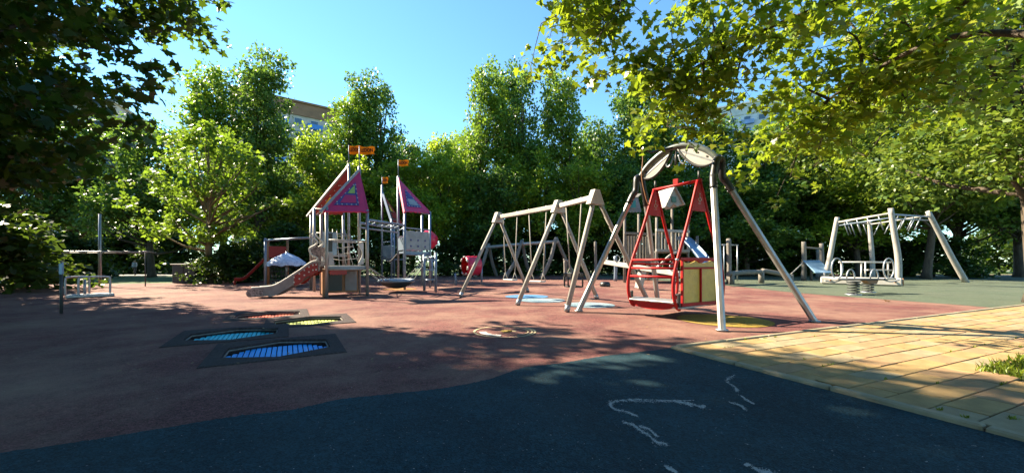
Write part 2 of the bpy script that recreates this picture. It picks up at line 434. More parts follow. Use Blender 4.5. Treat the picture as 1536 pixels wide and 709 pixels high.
def make_tree(name, label, group, h, rx, ry, h0, n_cl, per, cl_r, leaf, shape, m, bark, seed, form='ovoid', tr=.18, n_limb=26, bias=.45, flat=.8, droop=.35, loc=(0, 0, 0)):
    rng = np.random.default_rng(seed)
    root = empty(name, (0, 0, 0), label, 'tree' if 'shrub' not in name and 'hedge' not in name else 'shrub', group)
    cent = crown_clumps(n_cl, h0, h, rx, ry, rng, form, bias)
    bend = rng.normal(0, .15, 2)
    def axis(z): t = z / h; return Vector((bend[0] * math.sin(3 * t) * 1.5, bend[1] * math.sin(2.4 * t) * 1.5, z))
    mb = MB()
    mb.tube([axis(h * .9 * t) for t in (0, .03, .08, .2, .35, .5, .65, .8, .95)], [tr * 1.5, tr * 1.15, tr, tr * .9, tr * .75, tr * .6, tr * .42, tr * .25, tr * .08], 9)
    tk = mb.build('trunk', bark, root)
    mb = MB(); limbs(mb, cent, h * .85, tr, n_limb, rng, start=max(.1, h0 / h * .8), trunk=axis)
    mb.build('branches', bark, root)
    rad = cl_r * rng.uniform(.65, 1.35, len(cent))
    P = clump_points(cent, rad, per, rng, flat)
    me = leaves_mesh('crown', P, leaf, shape, m, rng, droop)
    o = bpy.data.objects.new('crown', me); col.objects.link(o); o.parent = root
    o['kind'] = 'stuff'
    root.location = loc
    return root
# ------------------------------------------------------------------ the setting
from mathutils.geometry import tessellate_polygon
def structure(name, poly, z, m, holes=None):
    mb = MB()
    if holes:
        loops = [[Vector((p[0], p[1], 0)) for p in poly]] + [[Vector((p[0], p[1], 0)) for p in h] for h in holes]
        tris = tessellate_polygon(loops); flat_ = [p for l in loops for p in l]
        def up(t):
            a, b, c = (flat_[i] for i in t); return t if (b - a).cross(c - a).z > 0 else (t[0], t[2], t[1])
        mb._add([(p.x, p.y, z) for p in flat_], [up(t) for t in tris])
    else: mb.sheet(poly, z)
    o = mb.build(name, m); o['kind'] = 'structure'; return o
# the four trampoline pits are real openings in the ground
TRAMP = [((-2.72, 4.52), R(30)), ((-3.88, 5.40), R(30)), ((-3.46, 6.62), R(30)), ((-4.62, 7.36), R(30))]
HEXR, TN = .56, 48
def hexp(r, th):
    k = (th + R(30)) % R(60) - R(30); return r * math.cos(R(30)) / math.cos(k) * .94 + r * .06
def hex_loop(c, ang, r, sx=1.12):
    ca, sa = math.cos(ang), math.sin(ang); out = []
    for k in range(TN):
        th = 2 * math.pi * k / TN; q = hexp(r, th); x, y = q * math.cos(th) * sx, q * math.sin(th) / sx ** .5
        out.append((c[0] + x * ca - y * sa, c[1] + x * sa + y * ca))
    return out
PITS = [hex_loop(c, a, HEXR) for c, a in TRAMP]
ground = structure('ground', [(-700, -300), (700, -300), (700, 1200), (-700, 1200)], -.016, M['lawn'], PITS)
far_edge = [G(-220, 430), G(0, 427), G(250, 424), G(400, 420), G(560, 414.5), G(700, 412.5), G(900, 411), G(1200, 411), G(1536, 411), G(1750, 411)]
rub = structure('red_rubber_surface', [(p.x, p.y) for p in far_edge] + [(62, -6), (-40, -6)], -.012, M['red_rubber'], PITS)
def smooth2(pts, n=8): return [(p.x, p.y) for p in curve([Vector((q[0], q[1], 0)) for q in pts], n)]
K = G(1005, 521)
U1 = Vector((-.403, .915, 0)); U2 = Vector((.914, .4055, 0))
edge = smooth2([G(-250, 705), G(60, 668), G(240, 640), G(350, 622), G(435, 612), G(513, 596), G(590, 588), G(670, 579), G(735, 566), G(787, 549), G(840, 543), G(900, 533), G(960, 526), K], 26)
jr = random.Random(8)
edge = [(x + jr.gauss(0, .004), y + jr.gauss(0, .005)) for x, y in edge]
teal = structure('teal_rubber_surface', edge + [((K - U1 * 7).x, (K - U1 * 7).y), (3, -4), (-7, -4)], -.008, M['teal_rubber'])
gedge = smooth2([G(800, 411.6), G(830, 413), G(900, 416), G(1000, 421), G(1095, 428), G(1180, 437), G(1310, 447), G(1420, 455), G(1500, 461.5), G(1560, 467)])
green = structure('green_rubber_surface', [(p[0], p[1]) for p in gedge] + [(40, 8), (60, 25), (G(1740, 411.6).x, G(1740, 411.6).y), (G(1200, 411.6).x, G(1200, 411.6).y)], -.008, M['green_rubber'])
path = structure('footpath', [(-60, 26.5), (-20, 27.6), (-10.5, 30.5), (-10, 33), (-21, 30.6), (-60, 29.5)], -.008, M['concrete_path'])
path2 = structure('footpath', [(8, 40), (80, 42), (80, 45), (8, 43)], -.008, M['concrete_path'])

# painted and inlaid marks on the rubber
def disc(c, r, n=40, wob=0, seed=0):
    rr = random.Random(seed)
    return [(c[0] + r * (1 + wob * rr.uniform(-1, 1)) * math.cos(2 * math.pi * k / n), c[1] + r * (1 + wob * rr.uniform(-1, 1)) * math.sin(2 * math.pi * k / n)) for k in range(n)]
def mark(name, poly, m, z=-.004, par=None):
    return MB().sheet(poly, z).build(name, m, par or rub)
mark('landing_disc', disc(G(1085, 479), .74), M['disc_yellow'])
mark('landing_disc', disc(G(790, 444), .62), M['disc_deep'])
mark('landing_disc', disc(G(813, 449.5), .60), M['disc_blue'])
mark('landing_disc', disc(G(884, 456.5), .58), M['disc_blue'])
mark('landing_disc', disc(G(600, 433), .6), M['disc_orange'])
def ring(c, r0, r1, a0, a1, wob, seed, n=48):
    rr = random.Random(seed); mb = MB(); P = []
    for k in range(n + 1):
        a = R(a0 + (a1 - a0) * k / n); w = rr.uniform(-wob, wob)
        for r in (r0 + w, r1 + w * .5): P.append((c[0] + r * math.cos(a), c[1] + r * math.sin(a), -.004))
    mb._add(P, [(2 * k, 2 * k + 1, 2 * k + 3, 2 * k + 2) for k in range(n)])
    return mb
RC = G(757, 496)
ring(RC, .425, .455, 0, 360, .004, 1).build('painted_ring', M['ring_paint'], rub)
ring(RC, .33, .348, -60, 70, .004, 2).build('painted_ring', M['ring_paint'], rub)
ring(RC, .385, .41, -38, 40, .004, 7).build('painted_ring', M['ring_paint'], rub)
ring(RC, .27, .37, 185, 262, .02, 3).build('painted_ring', M['chalk'], rub)
mark('painted_spot', disc((RC.x + .02, RC.y + .02), .085, 14, .25, 5), M['disc_yellow'])
mark('painted_spot', [(RC.x + .05, RC.y - .01), (RC.x + .17, RC.y + .02), (RC.x + .16, RC.y + .05), (RC.x + .04, RC.y + .07)], M['ring_paint'])

# pale worn streaks in the teal rubber: thousands of tiny flakes following hand-drawn lines
def scuffs():
    rr = random.Random(11); mb = MB()
    lines = [([(915, 607), (918, 602), (935, 599), (965, 600), (1000, 600), (1020, 601), (1040, 605), (1052, 609), (1056, 606)], .030),
             ([(916, 608), (925, 613), (940, 616), (955, 622)], .026), ([(925, 600), (950, 597), (990, 599), (1040, 599)], .012),
             ([(935, 631), (950, 636), (960, 643), (972, 650), (985, 661), (1000, 664)], .024), ([(960, 638), (972, 641), (985, 652)], .02),
             ([(1015, 601), (1028, 603), (1038, 608)], .03),
             ([(1102, 561), (1090, 570), (1104, 580), (1104, 586)], .026), ([(1112, 592), (1120, 598), (1130, 604)], .024), ([(1095, 602), (1110, 606), (1118, 613)], .022),
             ([(1000, 698), (1007, 702), (1015, 706)], .016), ([(1130, 700), (1145, 705), (1160, 709), (1180, 716)], .03), ([(1118, 696), (1124, 694)], .01)]
    def flake(c, s):
        n = rr.randint(4, 6); a0 = rr.uniform(0, 6.3); st = rr.uniform(.5, 1); an = rr.uniform(0, 3.1)
        P = []
        for k in range(n):
            a = a0 + 2 * math.pi * k / n; q = s * rr.uniform(.55, 1.2)
            x, y = q * math.cos(a), q * st * math.sin(a)
            P.append((c[0] + x * math.cos(an) - y * math.sin(an), c[1] + x * math.sin(an) + y * math.cos(an), -.0045 + rr.uniform(0, .0006)))
        mb._add(P, [tuple(range(n))])
    for pts, w in lines:
        C = curve([G(*p) for p in pts], 14)
        for i in range(len(C) - 1):
            ww = w * .9 * (.25 + 1.2 * abs(math.sin(i * .37 + w * 99)) * rr.uniform(.4, 1)) 
            for q in range(rr.choice((2, 8, 14, 20, 26))):
                c = C[i].lerp(C[i + 1], rr.random()); d = rr.gauss(0, ww * .42)
                flake((c.x + rr.gauss(0, ww * .3), c.y + d * 1.6), rr.uniform(.0014, .0048) * (1.6 if rr.random() < .12 else 1))
    for q in range(420):
        px, py = rr.uniform(150, 1500), rr.uniform(560, 720); c = G(px, py)
        if (c - K).dot(U2) > -.05 and px > 1005: continue
        flake((c.x, c.y), rr.uniform(.0015, .0045))
    o = mb.build('worn_streaks', M['chalk'], teal); o['kind'] = 'stuff'
scuffs()

# paving: kerb stones and single slabs
pav = MB().sheet([(K + U2 * a - U1 * b).to_2d() for a, b in ((.02, .02), (14, .02), (14, 7), (.02, 7))], -.002).build('paving', M['joint_dirt'])
pav['kind'] = 'structure'
def strip_piece(name, me_cache, key, c, sx, sy, sz, m, par, ang, bev=.006, rz=0.0, tilt=(0, 0)):
    if key not in me_cache:
        t = MB().box((0, 0, 0), (sx, sy, sz), None, None, bev).build(name, m)
        me_cache[key] = t; o = t
    else:
        o = me_cache[key].copy(); col.objects.link(o)
    o.parent = par; o.location = c; o.rotation_euler = (tilt[0], tilt[1], ang + rz); return o
ANG2 = math.atan2(U2.y, U2.x)
cache = {}
rr = random.Random(4)
ROW, LEN, GAP = .226, .44, .007
PIT_A, PIT_B = None, None
pit0 = G(1458, 557) - K
PIT_A, PIT_B = pit0.dot(U2), -pit0.dot(U1)
KW = .075
def visible(p, pad=60):
    if p.y < 1.0: return False
    px = CX + F_PX * p.x / p.y; py = Y0 + F_PX * (CAM_H - p.z) / p.y
    return -pad < px < 1536 + pad and py < 709 + pad
ns = 0
for j in range(26):
    b0 = KW + .012 + j * ROW
    off = (j % 2) * LEN / 2 + rr.uniform(-.05, .05)
    for i in range(-1, 26):
        a0 = KW + .012 + i * LEN - off; a1 = a0 + LEN
        a0 = max(a0, KW + .012)
        if a1 - a0 < .1: continue
        ca, cb = (a0 + a1) / 2, b0 + ROW / 2
        if ca > PIT_A + .02 and cb > PIT_B - .06 and ca < PIT_A + 1.3 and cb < PIT_B + 1.25: continue
        c = K + U2 * ca - U1 * cb
        if not visible(c): continue
        L_ = round(a1 - a0 - GAP, 3)
        m = M[rr.choices(('slab_a', 'slab_b', 'slab_c'), (5, 3 + (3 if (i // 3) % 2 else 0), 3 + (3 if j > 8 else 0)))[0]]
        hz = .0
        strip_piece('slab', cache, ('s', L_, m.name), (c.x, c.y, -.008 + rr.uniform(-.002, .003)), L_, ROW - GAP, .04, m, pav, ANG2, .005,
                    rr.uniform(-.006, .006), (rr.uniform(-.006, .006), rr.uniform(-.004, .004)))
        ns += 1
print('slabs', ns)
kerb = bpy.data.objects.new('kerb', None); col.objects.link(kerb); kerb['kind'] = 'structure'
for i in range(14):
    c = K + U2 * (i * .8 + .4 + KW) - U1 * (KW / 2)
    strip_piece('kerb_stone', cache, 'k', (c.x, c.y, -.012 + rr.uniform(-.003, .003)), .79, KW, .08, M['kerb'], kerb, ANG2, .012, rr.uniform(-.006, .006))
for i in range(9):
    c = K - U1 * (i * .8 + .4) + U2 * (KW / 2)
    strip_piece('kerb_stone', cache, 'k', (c.x, c.y, -.016 + rr.uniform(-.003, .003)), .79, KW, .08, M['kerb'], kerb, math.atan2(-U1.y, -U1.x), .012, rr.uniform(-.006, .006))

# planting pit and its grass, weeds in the joints
def grass_patch(name, spots, label, hmin, hmax, seed):
    rng = np.random.default_rng(seed); P = []
    for (c, a, b, n) in spots:
        u, v = rng.uniform(0, 1, n), rng.uniform(0, 1, n)
        P.append(np.stack([c.x + U2.x * a * u - U1.x * b * v, c.y + U2.y * a * u - U1.y * b * v, np.full(n, .0)], 1))
    P = np.concatenate(P); n = len(P)
    h = rng.uniform(hmin, hmax, n); ang = rng.uniform(0, 6.28, n); lean = rng.uniform(.1, .8, n) * h; w = rng.uniform(.003, .007, n)
    dx, dy = np.cos(ang), np.sin(ang)
    A = P + np.stack([-dy * w, dx * w, 0 * w], 1); B = P + np.stack([dy * w, -dx * w, 0 * w], 1)
    m1 = P + np.stack([dx * lean * .35, dy * lean * .35, h * .6], 1)
    C = m1 + np.stack([dy * w, -dx * w, 0 * w], 1) * .7; D = m1 + np.stack([-dy * w, dx * w, 0 * w], 1) * .7
    T = P + np.stack([dx * lean, dy * lean, h], 1)
    Vv = np.stack([A, B, C, T, D], 1).reshape(-1, 3)
    me = raw_mesh(name, Vv, np.full(n, 5), np.arange(n * 5), LEAF['grass'])
    o = bpy.data.objects.new(name, me); col.objects.link(o)
    return tag(o, label, 'grass', kind='stuff')
pit = K + U2 * (PIT_A + .02) - U1 * (PIT_B + .0)
MB().sheet([(pit + U2 * a - U1 * b).to_2d() for a, b in ((.0, .0), (1.2, 0), (1.2, 1.2), (0, 1.2))], .002).build('pit_soil', M['joint_dirt'], pav)
grass_patch('grass', [(pit, 1.2, 1.2, 2600)], 'short green grass growing in the planting pit', .02, .085, 3)
wspots = []
for q in range(60):
    j = rr.randint(1, 22); a = rr.uniform(.1, 5); p = K + U2 * a - U1 * (KW + .006 + j * ROW)
    wspots.append((p, .05, .006, rr.randint(2, 9)))
for px, py in ((1515, 632), (1508, 630), (1160, 507), (1145, 509), (1115, 510), (1442, 629), (1402, 617)):
    wspots.append((G(px, py), .05, .02, 16))
grass_patch('weeds', wspots, 'thin grass weeds sprouting in the paving joints', .012, .04, 5)
# ------------------------------------------------------------------ far buildings
def apartment(name, label, x, y, w, depth, h, rot, storeys, bays, wall_c, panel_c, roof_c):
    root = empty(name, (x, y, 0), label, 'building')
    wm = pmat(name + '_wall', wall_c, None, .6, 6, .8); pm = pmat(name + '_panel', panel_c, None, .8, 4, .6)
    rm = pmat(name + '_attic', roof_c, None, .6, 4, .7); gm = pmat('window_glass', (.05, .08, .12), (.03, .05, .08), .5, 2, .08, spec=.8)
    fm = M['white']
    o0 = Vector((x, y, 0)); ax = Vector((math.cos(rot), math.sin(rot), 0)); ay = Vector((-math.sin(rot), math.cos(rot), 0))
    def B(cx, cy, cz, sx, sy, sz): return MB().box(o0 + ax * cx + ay * cy + Vector((0, 0, cz)), (sx, sy, sz), ax, ay)
    B(0, 0, h / 2, w, depth, h).build('wall', wm, root)
    B(0, 0, h + 1.4, w + .6, depth + .6, 2.8).build('attic', rm, root)
    B(0, 0, h + 3.0, w + 1.4, depth + 1.4, .4).build('roof', rm, root)
    sh = h / storeys
    pan = MB(); proto = None
    for s in range(storeys):
        for k in range(bays):
            cx = -w / 2 + (k + .5) * w / bays; cz = s * sh + sh * .55
            if k % 2 == 0 and (cz > h * .45):
                q = B(cx, -depth / 2 - .55, s * sh + .65, w / bays * .92, 1.1, 1.1).build('balcony', pm, root)
            if cz < h * .45: continue
            if proto is None:
                proto = B(cx, -depth / 2 - .03, cz, w / bays * .5, .12, sh * .5).build('window', fm, root)
                pane = MB().box(o0 + ax * cx + ay * (-depth / 2 - .10) + Vector((0, 0, cz)), (w / bays * .44, .04, sh * .44), ax, ay).build('pane', gm, proto)
                c0 = o0 + ax * cx + Vector((0, 0, cz))
            else:
                q = proto.copy(); col.objects.link(q); q.parent = root
                dlt = (o0 + ax * cx + Vector((0, 0, cz))) - c0; q.location = dlt
                p2 = pane.copy(); col.objects.link(p2); p2.parent = q
    return root
apartment('apartment_building', 'tall brown-topped apartment block with blue balconies behind the trees by the flags', -54, 92, 20, 14, 34, R(38), 12, 6, (.46, .40, .36), (.05, .22, .62), (.26, .13, .07))
apartment('apartment_building', 'pale blue-grey apartment block glimpsed through leaves above the arched swing', 72, 112, 24, 14, 42, R(-30), 14, 7, (.50, .53, .58), (.10, .22, .48), (.52, .52, .52))
apartment('apartment_building', 'white apartment block glimpsed between dark leaves at the far left', -99, 92, 13, 14, 34, R(20), 11, 5, (.36, .37, .40), (.12, .30, .60), (.5, .42, .36))

# ------------------------------------------------------------------ trees
def place(root, x, y, s=1.0, sz=None, rz=0.0):
    root.location = (x, y, -.01); root.scale = (s, s, sz if sz is not None else s); root.rotation_euler = (0, 0, rz)
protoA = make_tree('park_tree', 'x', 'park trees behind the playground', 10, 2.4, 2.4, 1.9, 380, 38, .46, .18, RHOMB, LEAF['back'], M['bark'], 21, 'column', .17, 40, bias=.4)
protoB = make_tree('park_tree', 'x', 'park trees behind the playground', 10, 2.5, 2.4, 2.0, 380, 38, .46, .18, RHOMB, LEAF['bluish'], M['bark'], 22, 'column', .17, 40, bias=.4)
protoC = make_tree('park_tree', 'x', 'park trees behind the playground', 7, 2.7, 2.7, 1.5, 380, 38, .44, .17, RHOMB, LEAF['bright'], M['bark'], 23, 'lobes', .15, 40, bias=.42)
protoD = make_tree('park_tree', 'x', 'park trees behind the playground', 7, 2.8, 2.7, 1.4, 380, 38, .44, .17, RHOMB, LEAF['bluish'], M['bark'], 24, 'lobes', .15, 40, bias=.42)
PR = {'A': [protoA, 10], 'B': [protoB, 10], 'C': [protoC, 7], 'D': [protoD, 7]}
used = set()
def bt(kind, px, d, h, wide, label, rz):
    p, h0 = PR[kind]
    o = p if kind not in used else copy_tree(p)
    used.add(kind)
    o['label'] = label
    place(o, (px - CX) / F_PX * d, d, wide, h / h0, rz)
    return o
T_ = [
 ('A', 330, 24.5, 13.2, 1.15, 'tall slender tree at the left whose top stands beside the dark overhanging canopy', 1.0),
 ('B', 388, 25.5, 14.6, 1.15, 'tall dark-sided tree directly left of the brown apartment block', 2.0),
 ('D', 228, 25, 10.5, 1.3, 'dark bushy tree behind the steel pole at the left', .4),
 ('B', 120, 27, 11.5, 1.5, 'dark tree behind the long crossbar at the far left', 3.0),
 ('D', 10, 24, 10, 1.4, 'shadowy tree at the far left edge behind the footpath', 5.1),
 ('D', 420, 29, 9.0, 1.3, 'low dark-green tree behind the carousel with the blue canopy', 4.0),
 ('C', 480, 28, 10.5, 1.0, 'yellow-green tree just right of the brown apartment block', .3),
 ('A', 522, 29.5, 14.0, 1.1, 'slender tree standing behind the left pair of orange flags', 4.4),
 ('B', 566, 30.5, 15.8, 1.15, 'tallest slender tree behind the pink roofed play castle', 5.5),
 ('D', 618, 37, 13.0, 1.4, 'distant low tree closing the gap right of the play castle roofs', 1.7),
 ('C', 662, 38, 13.4, 1.3, 'distant tree at the lowest dip of the skyline', 2.9),
 ('A', 700, 35, 13.2, 1.2, 'distant tree at the left foot of the tall central pair', 3.7),
 ('A', 728, 30, 16.2, 1.15, 'tall lit tree forming the left half of the central pair', 2.6),
 ('B', 778, 31, 17.0, 1.15, 'tall tree forming the darker right half of the central pair', 4.9),
 ('A', 846, 31, 16.4, 1.15, 'tall tree standing alone right of the central pair', 5.8),
 ('D', 892, 34, 13.5, 1.3, 'darker tree in the dip right of the central pair', 2.2),
 ('B', 942, 31, 15.4, 1.25, 'tall dark tree behind the left leg of the arched swing', 1.4),
 ('A', 1000, 32, 13.8, 1.2, 'tree behind the crown of the arched swing', .7),
 ('B', 1066, 30, 12.5, 1.4, 'dark tree behind the right legs of the arched swing', 3.3),
 ('D', 1150, 29, 12, 1.5, 'dark spreading tree right of the arched swing', 5.0),
 ('B', 1230, 28, 12.5, 1.5, 'dark tree behind the left post of the log climbing frame', 2.4),
 ('D', 1320, 29, 12.5, 1.6, 'dark tree behind the middle of the log climbing frame', 1.1),
 ('B', 1430, 27, 12.5, 1.6, 'shaded tree behind the right post of the log climbing frame', 4.2),
 ('D', 1530, 25, 11.5, 1.6, 'shaded tree at the far right edge behind the lawn', .2),
 ('C', 520, 27, 8.2, 1.2, 'bushy yellow-green tree directly behind the play castle', 2.2),
 ('C', 600, 29, 8.8, 1.25, 'bushy sunlit tree behind the right roof of the play castle', 4.1),
 ('C', 672, 29, 9.4, 1.2, 'bushy sunlit tree right of the play castle', .9),
 ('D', 738, 28.5, 8.0, 1.15, 'bushy tree behind the left end of the wooden swing', 3.1),
 ('C', 800, 29.5, 9.8, 1.2, 'bushy lit tree behind the middle of the wooden swing', 5.2),
 ('C', 872, 28.5, 8.2, 1.2, 'bushy tree behind the right end of the wooden swing', 1.9),
 ('D', 950, 28.5, 8.6, 1.3, 'bushy dark tree behind the timber playhouse', .1),
 ('D', 1040, 28, 7.6, 1.3, 'low bushy dark tree behind the blue slide of the playhouse', 2.7),
 ('D', 1120, 27, 6.8, 1.4, 'low dense dark tree behind the leaning right leg of the arched swing', 4.6),
 ('C', 1290, 25, 6.8, 1.3, 'low bushy tree lit at the top behind the log climbing frame', 5.9),
]
for t in T_: bt(*t)

# the near trees
lt = make_tree('spreading_tree', 'small lit tree with a forked pale trunk beside the red slide', None, 7.4, 2.9, 2.4, 2.0, 130, 46, .42, .16, MAPLE, LEAF['back'], M['bark_light'], 31, 'round', .17, 30, bias=.5)
lt.location = (*((G(312, 424).xy)), 0)
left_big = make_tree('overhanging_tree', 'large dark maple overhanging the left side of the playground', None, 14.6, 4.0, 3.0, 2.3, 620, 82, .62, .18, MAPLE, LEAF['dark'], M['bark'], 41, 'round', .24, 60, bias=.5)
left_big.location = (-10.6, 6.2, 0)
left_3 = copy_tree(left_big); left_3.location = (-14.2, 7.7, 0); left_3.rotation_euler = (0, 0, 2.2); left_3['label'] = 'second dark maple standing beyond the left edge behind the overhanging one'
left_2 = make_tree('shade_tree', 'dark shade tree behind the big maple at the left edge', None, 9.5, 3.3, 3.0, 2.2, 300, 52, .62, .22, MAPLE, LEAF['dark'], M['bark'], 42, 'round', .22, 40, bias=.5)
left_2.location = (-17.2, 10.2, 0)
right_2 = make_tree('sunlit_tree', 'broad sunlit tree over the log climbing frame at the right', None, 10.2, 4.4, 3.8, 3.1, 520, 80, .62, .135, MAPLE, LEAF['olive'], M['bark'], 51, 'round', .14, 50, bias=.5)
right_2.location = (24.2, 22.6, 0); right_2.scale = (1.35, 1.35, 1.35)
right_3 = make_tree('sunlit_tree', 'leafy tree with small glossy leaves at the right edge', None, 10.5, 3.6, 3.4, 2.8, 460, 76, .58, .15, OVAL, LEAF['olive'], M['bark'], 52, 'round', .22, 40, bias=.5)
right_3.location = (12.9, 9.4, 0)

# right foreground maple: trunk in the planting pit just out of view, long boughs reaching over the playground
def near_maple():
    rng = np.random.default_rng(77)
    base = pit + U2 * .62 - U1 * .62
    root = empty('maple_tree', (base.x, base.y, 0), 'sunlit maple whose boughs reach in over the arched swing from the right', 'tree')
    top = Vector((base.x + .1, base.y + .1, 5.6))
    ax_ = lambda t: Vector((base.x + .12 * math.sin(3 * t), base.y + .1 * math.sin(2 * t), 5.8 * t))
    MB().tube([ax_(t) for t in (0, .03, .1, .25, .45, .65, .85, 1)], [.24, .19, .165, .15, .125, .10, .07, .03], 10).build('trunk', M['bark'], root)
    tips = [((812, 35), 5.4), ((850, 62), 5.8), ((905, 45), 5.2), ((960, 95), 5.6), ((975, 150), 5.8), ((930, 15), 5.0), ((1010, 70), 5.2), ((1000, 190), 6.0), ((1035, 215), 6.2),
            ((1075, 110), 5.4), ((1070, 30), 5.0), ((1095, 165), 5.8), ((1140, 60), 5.2), ((1165, 215), 6.4), ((1195, 120), 5.6), ((1220, 250), 6.2), ((1185, 265), 6.6), ((1240, 40), 5.2),
            ((1265, 165), 5.8), ((1300, 235), 6.0), ((1290, 90), 5.4), ((1340, 30), 5.0), ((1350, 170), 5.6), ((1400, 100), 5.2), ((880, 8), 6.2), ((1050, -20), 6.4), ((1200, -20), 6.2), ((1330, -20), 6), ((1460, 20), 5.2)]
    mb = MB(); C = []; Rr = []
    mains = []
    for (px_, py_, d_) in ((900, 20, 5.6), (1010, 120, 5.8), (1120, 30, 5.4), (1200, 180, 6.0), (1330, 110, 5.4)):
        c = V(px_, py_, d_); a = ax_(min(.78, max(.45, (c.z - .3) / 5.8)))
        mains.append(curve([a, a.lerp(c, .33) + Vector((0, .1, .5)), a.lerp(c, .7) + Vector((0, -.05, .35)), c], 8))
        n = len(mains[-1]); mb.tube(mains[-1], [.036 * (1 - i / n) ** .9 + .006 for i in range(n)], 7)
    for (p, d) in tips:
        c = V(p[0], p[1], d)
        cand = [q for mn in mains for q in mn[4:]]; a = min(cand, key=lambda q: (q - c).length * (1 if q.x > c.x - .2 else 1.8))
        m1 = a.lerp(c, .5) + Vector((rng.normal(0, .08), rng.normal(0, .08), .12 * (c - a).length))
        path_ = curve([a, m1, c], 7)
        n = len(path_); mb.tube(path_, [.020 * (1 - i / n) ** 1.1 + .003 for i in range(n)], 5)
        for t, r, k in ((1.0, .24, 1), (.85, .3, 1), (.7, .34, 1), (.52, .36, 1), (.3, .36, 1)):
            q = path_[int((n - 1) * t)]
            for _ in range(2):
                off = Vector((rng.normal(0, .40), rng.normal(0, .42), rng.normal(-.06, .22)))
                e = q + off; mb.tube([q, q.lerp(e, .5) + Vector((0, 0, .03)), e], [.007, .005, .003], 4)
                C.append(e); Rr.append(r * rng.uniform(.6, 1.1))
    for mn in mains:
        for q in mn[10::2]:
            e = q + Vector((rng.normal(0, .25), rng.normal(0, .25), rng.normal(.1, .2))); C.append(e); Rr.append(.34)
    mb.build('branches', M['bark'], root)
    P = clump_points(np.array([tuple(c) for c in C]), np.array(Rr), 25, rng, .75)
    # the biggest-looking leaves are single objects, the mass of the rest one mesh
    dist = np.linalg.norm(P - np.array([0, 0, 1.0]), axis=1)
    px = CX + F_PX * P[:, 0] / P[:, 1]; py = Y0 - F_PX * (P[:, 2] - 1) / P[:, 1]
    inv = (px > 780) & (px < 1536) & (py > 0) & (py < 400) & (P[:, 1] > 1)
    order = np.argsort(np.where(inv, dist, 1e9))[:300]
    rest = np.setdiff1d(np.arange(len(P)), order)
    b = np.array([base.x, base.y, 0])
    me = leaves_mesh('crown', P[rest] - b,   .105, MAPLE, LEAF['maple'], rng, .6)
    o = bpy.data.objects.new('crown', me); col.objects.link(o); o.parent = root; o['kind'] = 'stuff'
    lm = [raw_mesh('leaf', MAPLE * .105 * s * np.array([1, 1, k]), np.array([len(MAPLE)]), np.arange(len(MAPLE)), LEAF['maple']) for s, k in ((.8, 1), (1, 1.6), (1.15, .4), (1.3, 1.2))]
    Fr = leaf_frames(len(order), rng, .6)
    for i, k in enumerate(order):
        q = bpy.data.objects.new('leaf', lm[i % 4]); col.objects.link(q); q.parent = root
        q.matrix_local = Matrix.Translation(Vector(P[k] - b)) @ Matrix(Fr[i].tolist()).to_4x4()
    return root
near_maple()

# shade trees added outside the frame to block skylight and darken the foreground
for i, (x, y, rz, lab) in enumerate(((-6.5, -1.6, 1, 'unseen tree added behind the photographer at the left to block skylight'), (-.8, -3.6, 2.5, 'unseen tree added directly behind the photographer to block skylight'), (4.2, -4.0, 4, 'unseen tree added behind the photographer at the right to block skylight'), (-17, 3, 5, 'unseen tree added far beyond the left edge of the picture to block skylight'), (-10.5, 2.4, .5, 'tree added just beyond the left edge of the picture to deepen the shade'))):
    o = copy_tree(left_2); o.location = (x, y, 0); o.rotation_euler = (0, 0, rz); o['label'] = lab; o['group'] = 'trees added round the photographer to block skylight'; o.scale = (1.35, 1.35, 1.35)

# hedges and shrubs under the trees
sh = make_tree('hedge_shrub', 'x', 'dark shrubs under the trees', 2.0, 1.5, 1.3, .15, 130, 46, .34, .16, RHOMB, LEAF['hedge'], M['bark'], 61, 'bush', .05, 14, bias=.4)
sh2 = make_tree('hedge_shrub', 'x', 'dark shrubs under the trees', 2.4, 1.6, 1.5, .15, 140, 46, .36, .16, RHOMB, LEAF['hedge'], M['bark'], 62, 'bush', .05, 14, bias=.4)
SH = [(338, 18.2, .75, 'clipped dark shrub beside the trunk of the small lit tree'), (372, 19.2, .8, 'dark shrub just left of the red slide'), (30, 23, 1.2, 'dark shrub at the far left beside the footpath'),
      (95, 22.5, 1.2, 'dark shrub behind the thin blue-topped pole'), (430, 24, 1.3, 'dark shrub behind the blue canopy carousel'), (490, 26, 1.4, 'dark shrub behind the left tower of the castle'),
      (580, 27, 1.4, 'dark shrub seen through the middle of the castle'), (690, 27.5, 1.3, 'dark shrub left of the red drum'), (745, 29, 1.6, 'dark shrub behind the left leg of the wooden swing'),
      (805, 30, 1.6, 'dark shrub behind the two flat swing seats'), (865, 30, 1.6, 'dark shrub behind the cradle swing seat'), (925, 30, 1.6, 'dark shrub behind the slatted wall of the playhouse'),
      (1005, 29, 1.6, 'dark shrub behind the playhouse gable'), (1075, 29, 1.6, 'dark shrub behind the blue slide'), (1135, 29, 1.5, 'dark shrub behind the low balance beam'),
      (1190, 28.5, 1.4, 'dark shrub behind the short blue ramp'), (1260, 28, 1.4, 'dark shrub behind the left climbing frame post'), (1330, 28, 1.3, 'dark shrub behind the middle of the climbing frame'),
      (150, 33, 1.7, 'dark shrub beyond the lawn behind the steel pole'), (255, 33, 1.7, 'dark shrub beyond the lawn behind the cabinet'), (205, 35, 2.0, 'dark shrub beyond the lawn behind the small person'),
      (1400, 25, 1.3, 'dark shrub between the two right climbing frame posts'), (1500, 34, 1.6, 'dark shrub beyond the strip of lawn at the far right')]
SH += [(-45, 13.0, 1.45, 'big dark bush filling the lower left corner behind the thin pole'), (-150, 11.5, 1.6, 'big dark bush beyond the lower left edge')]
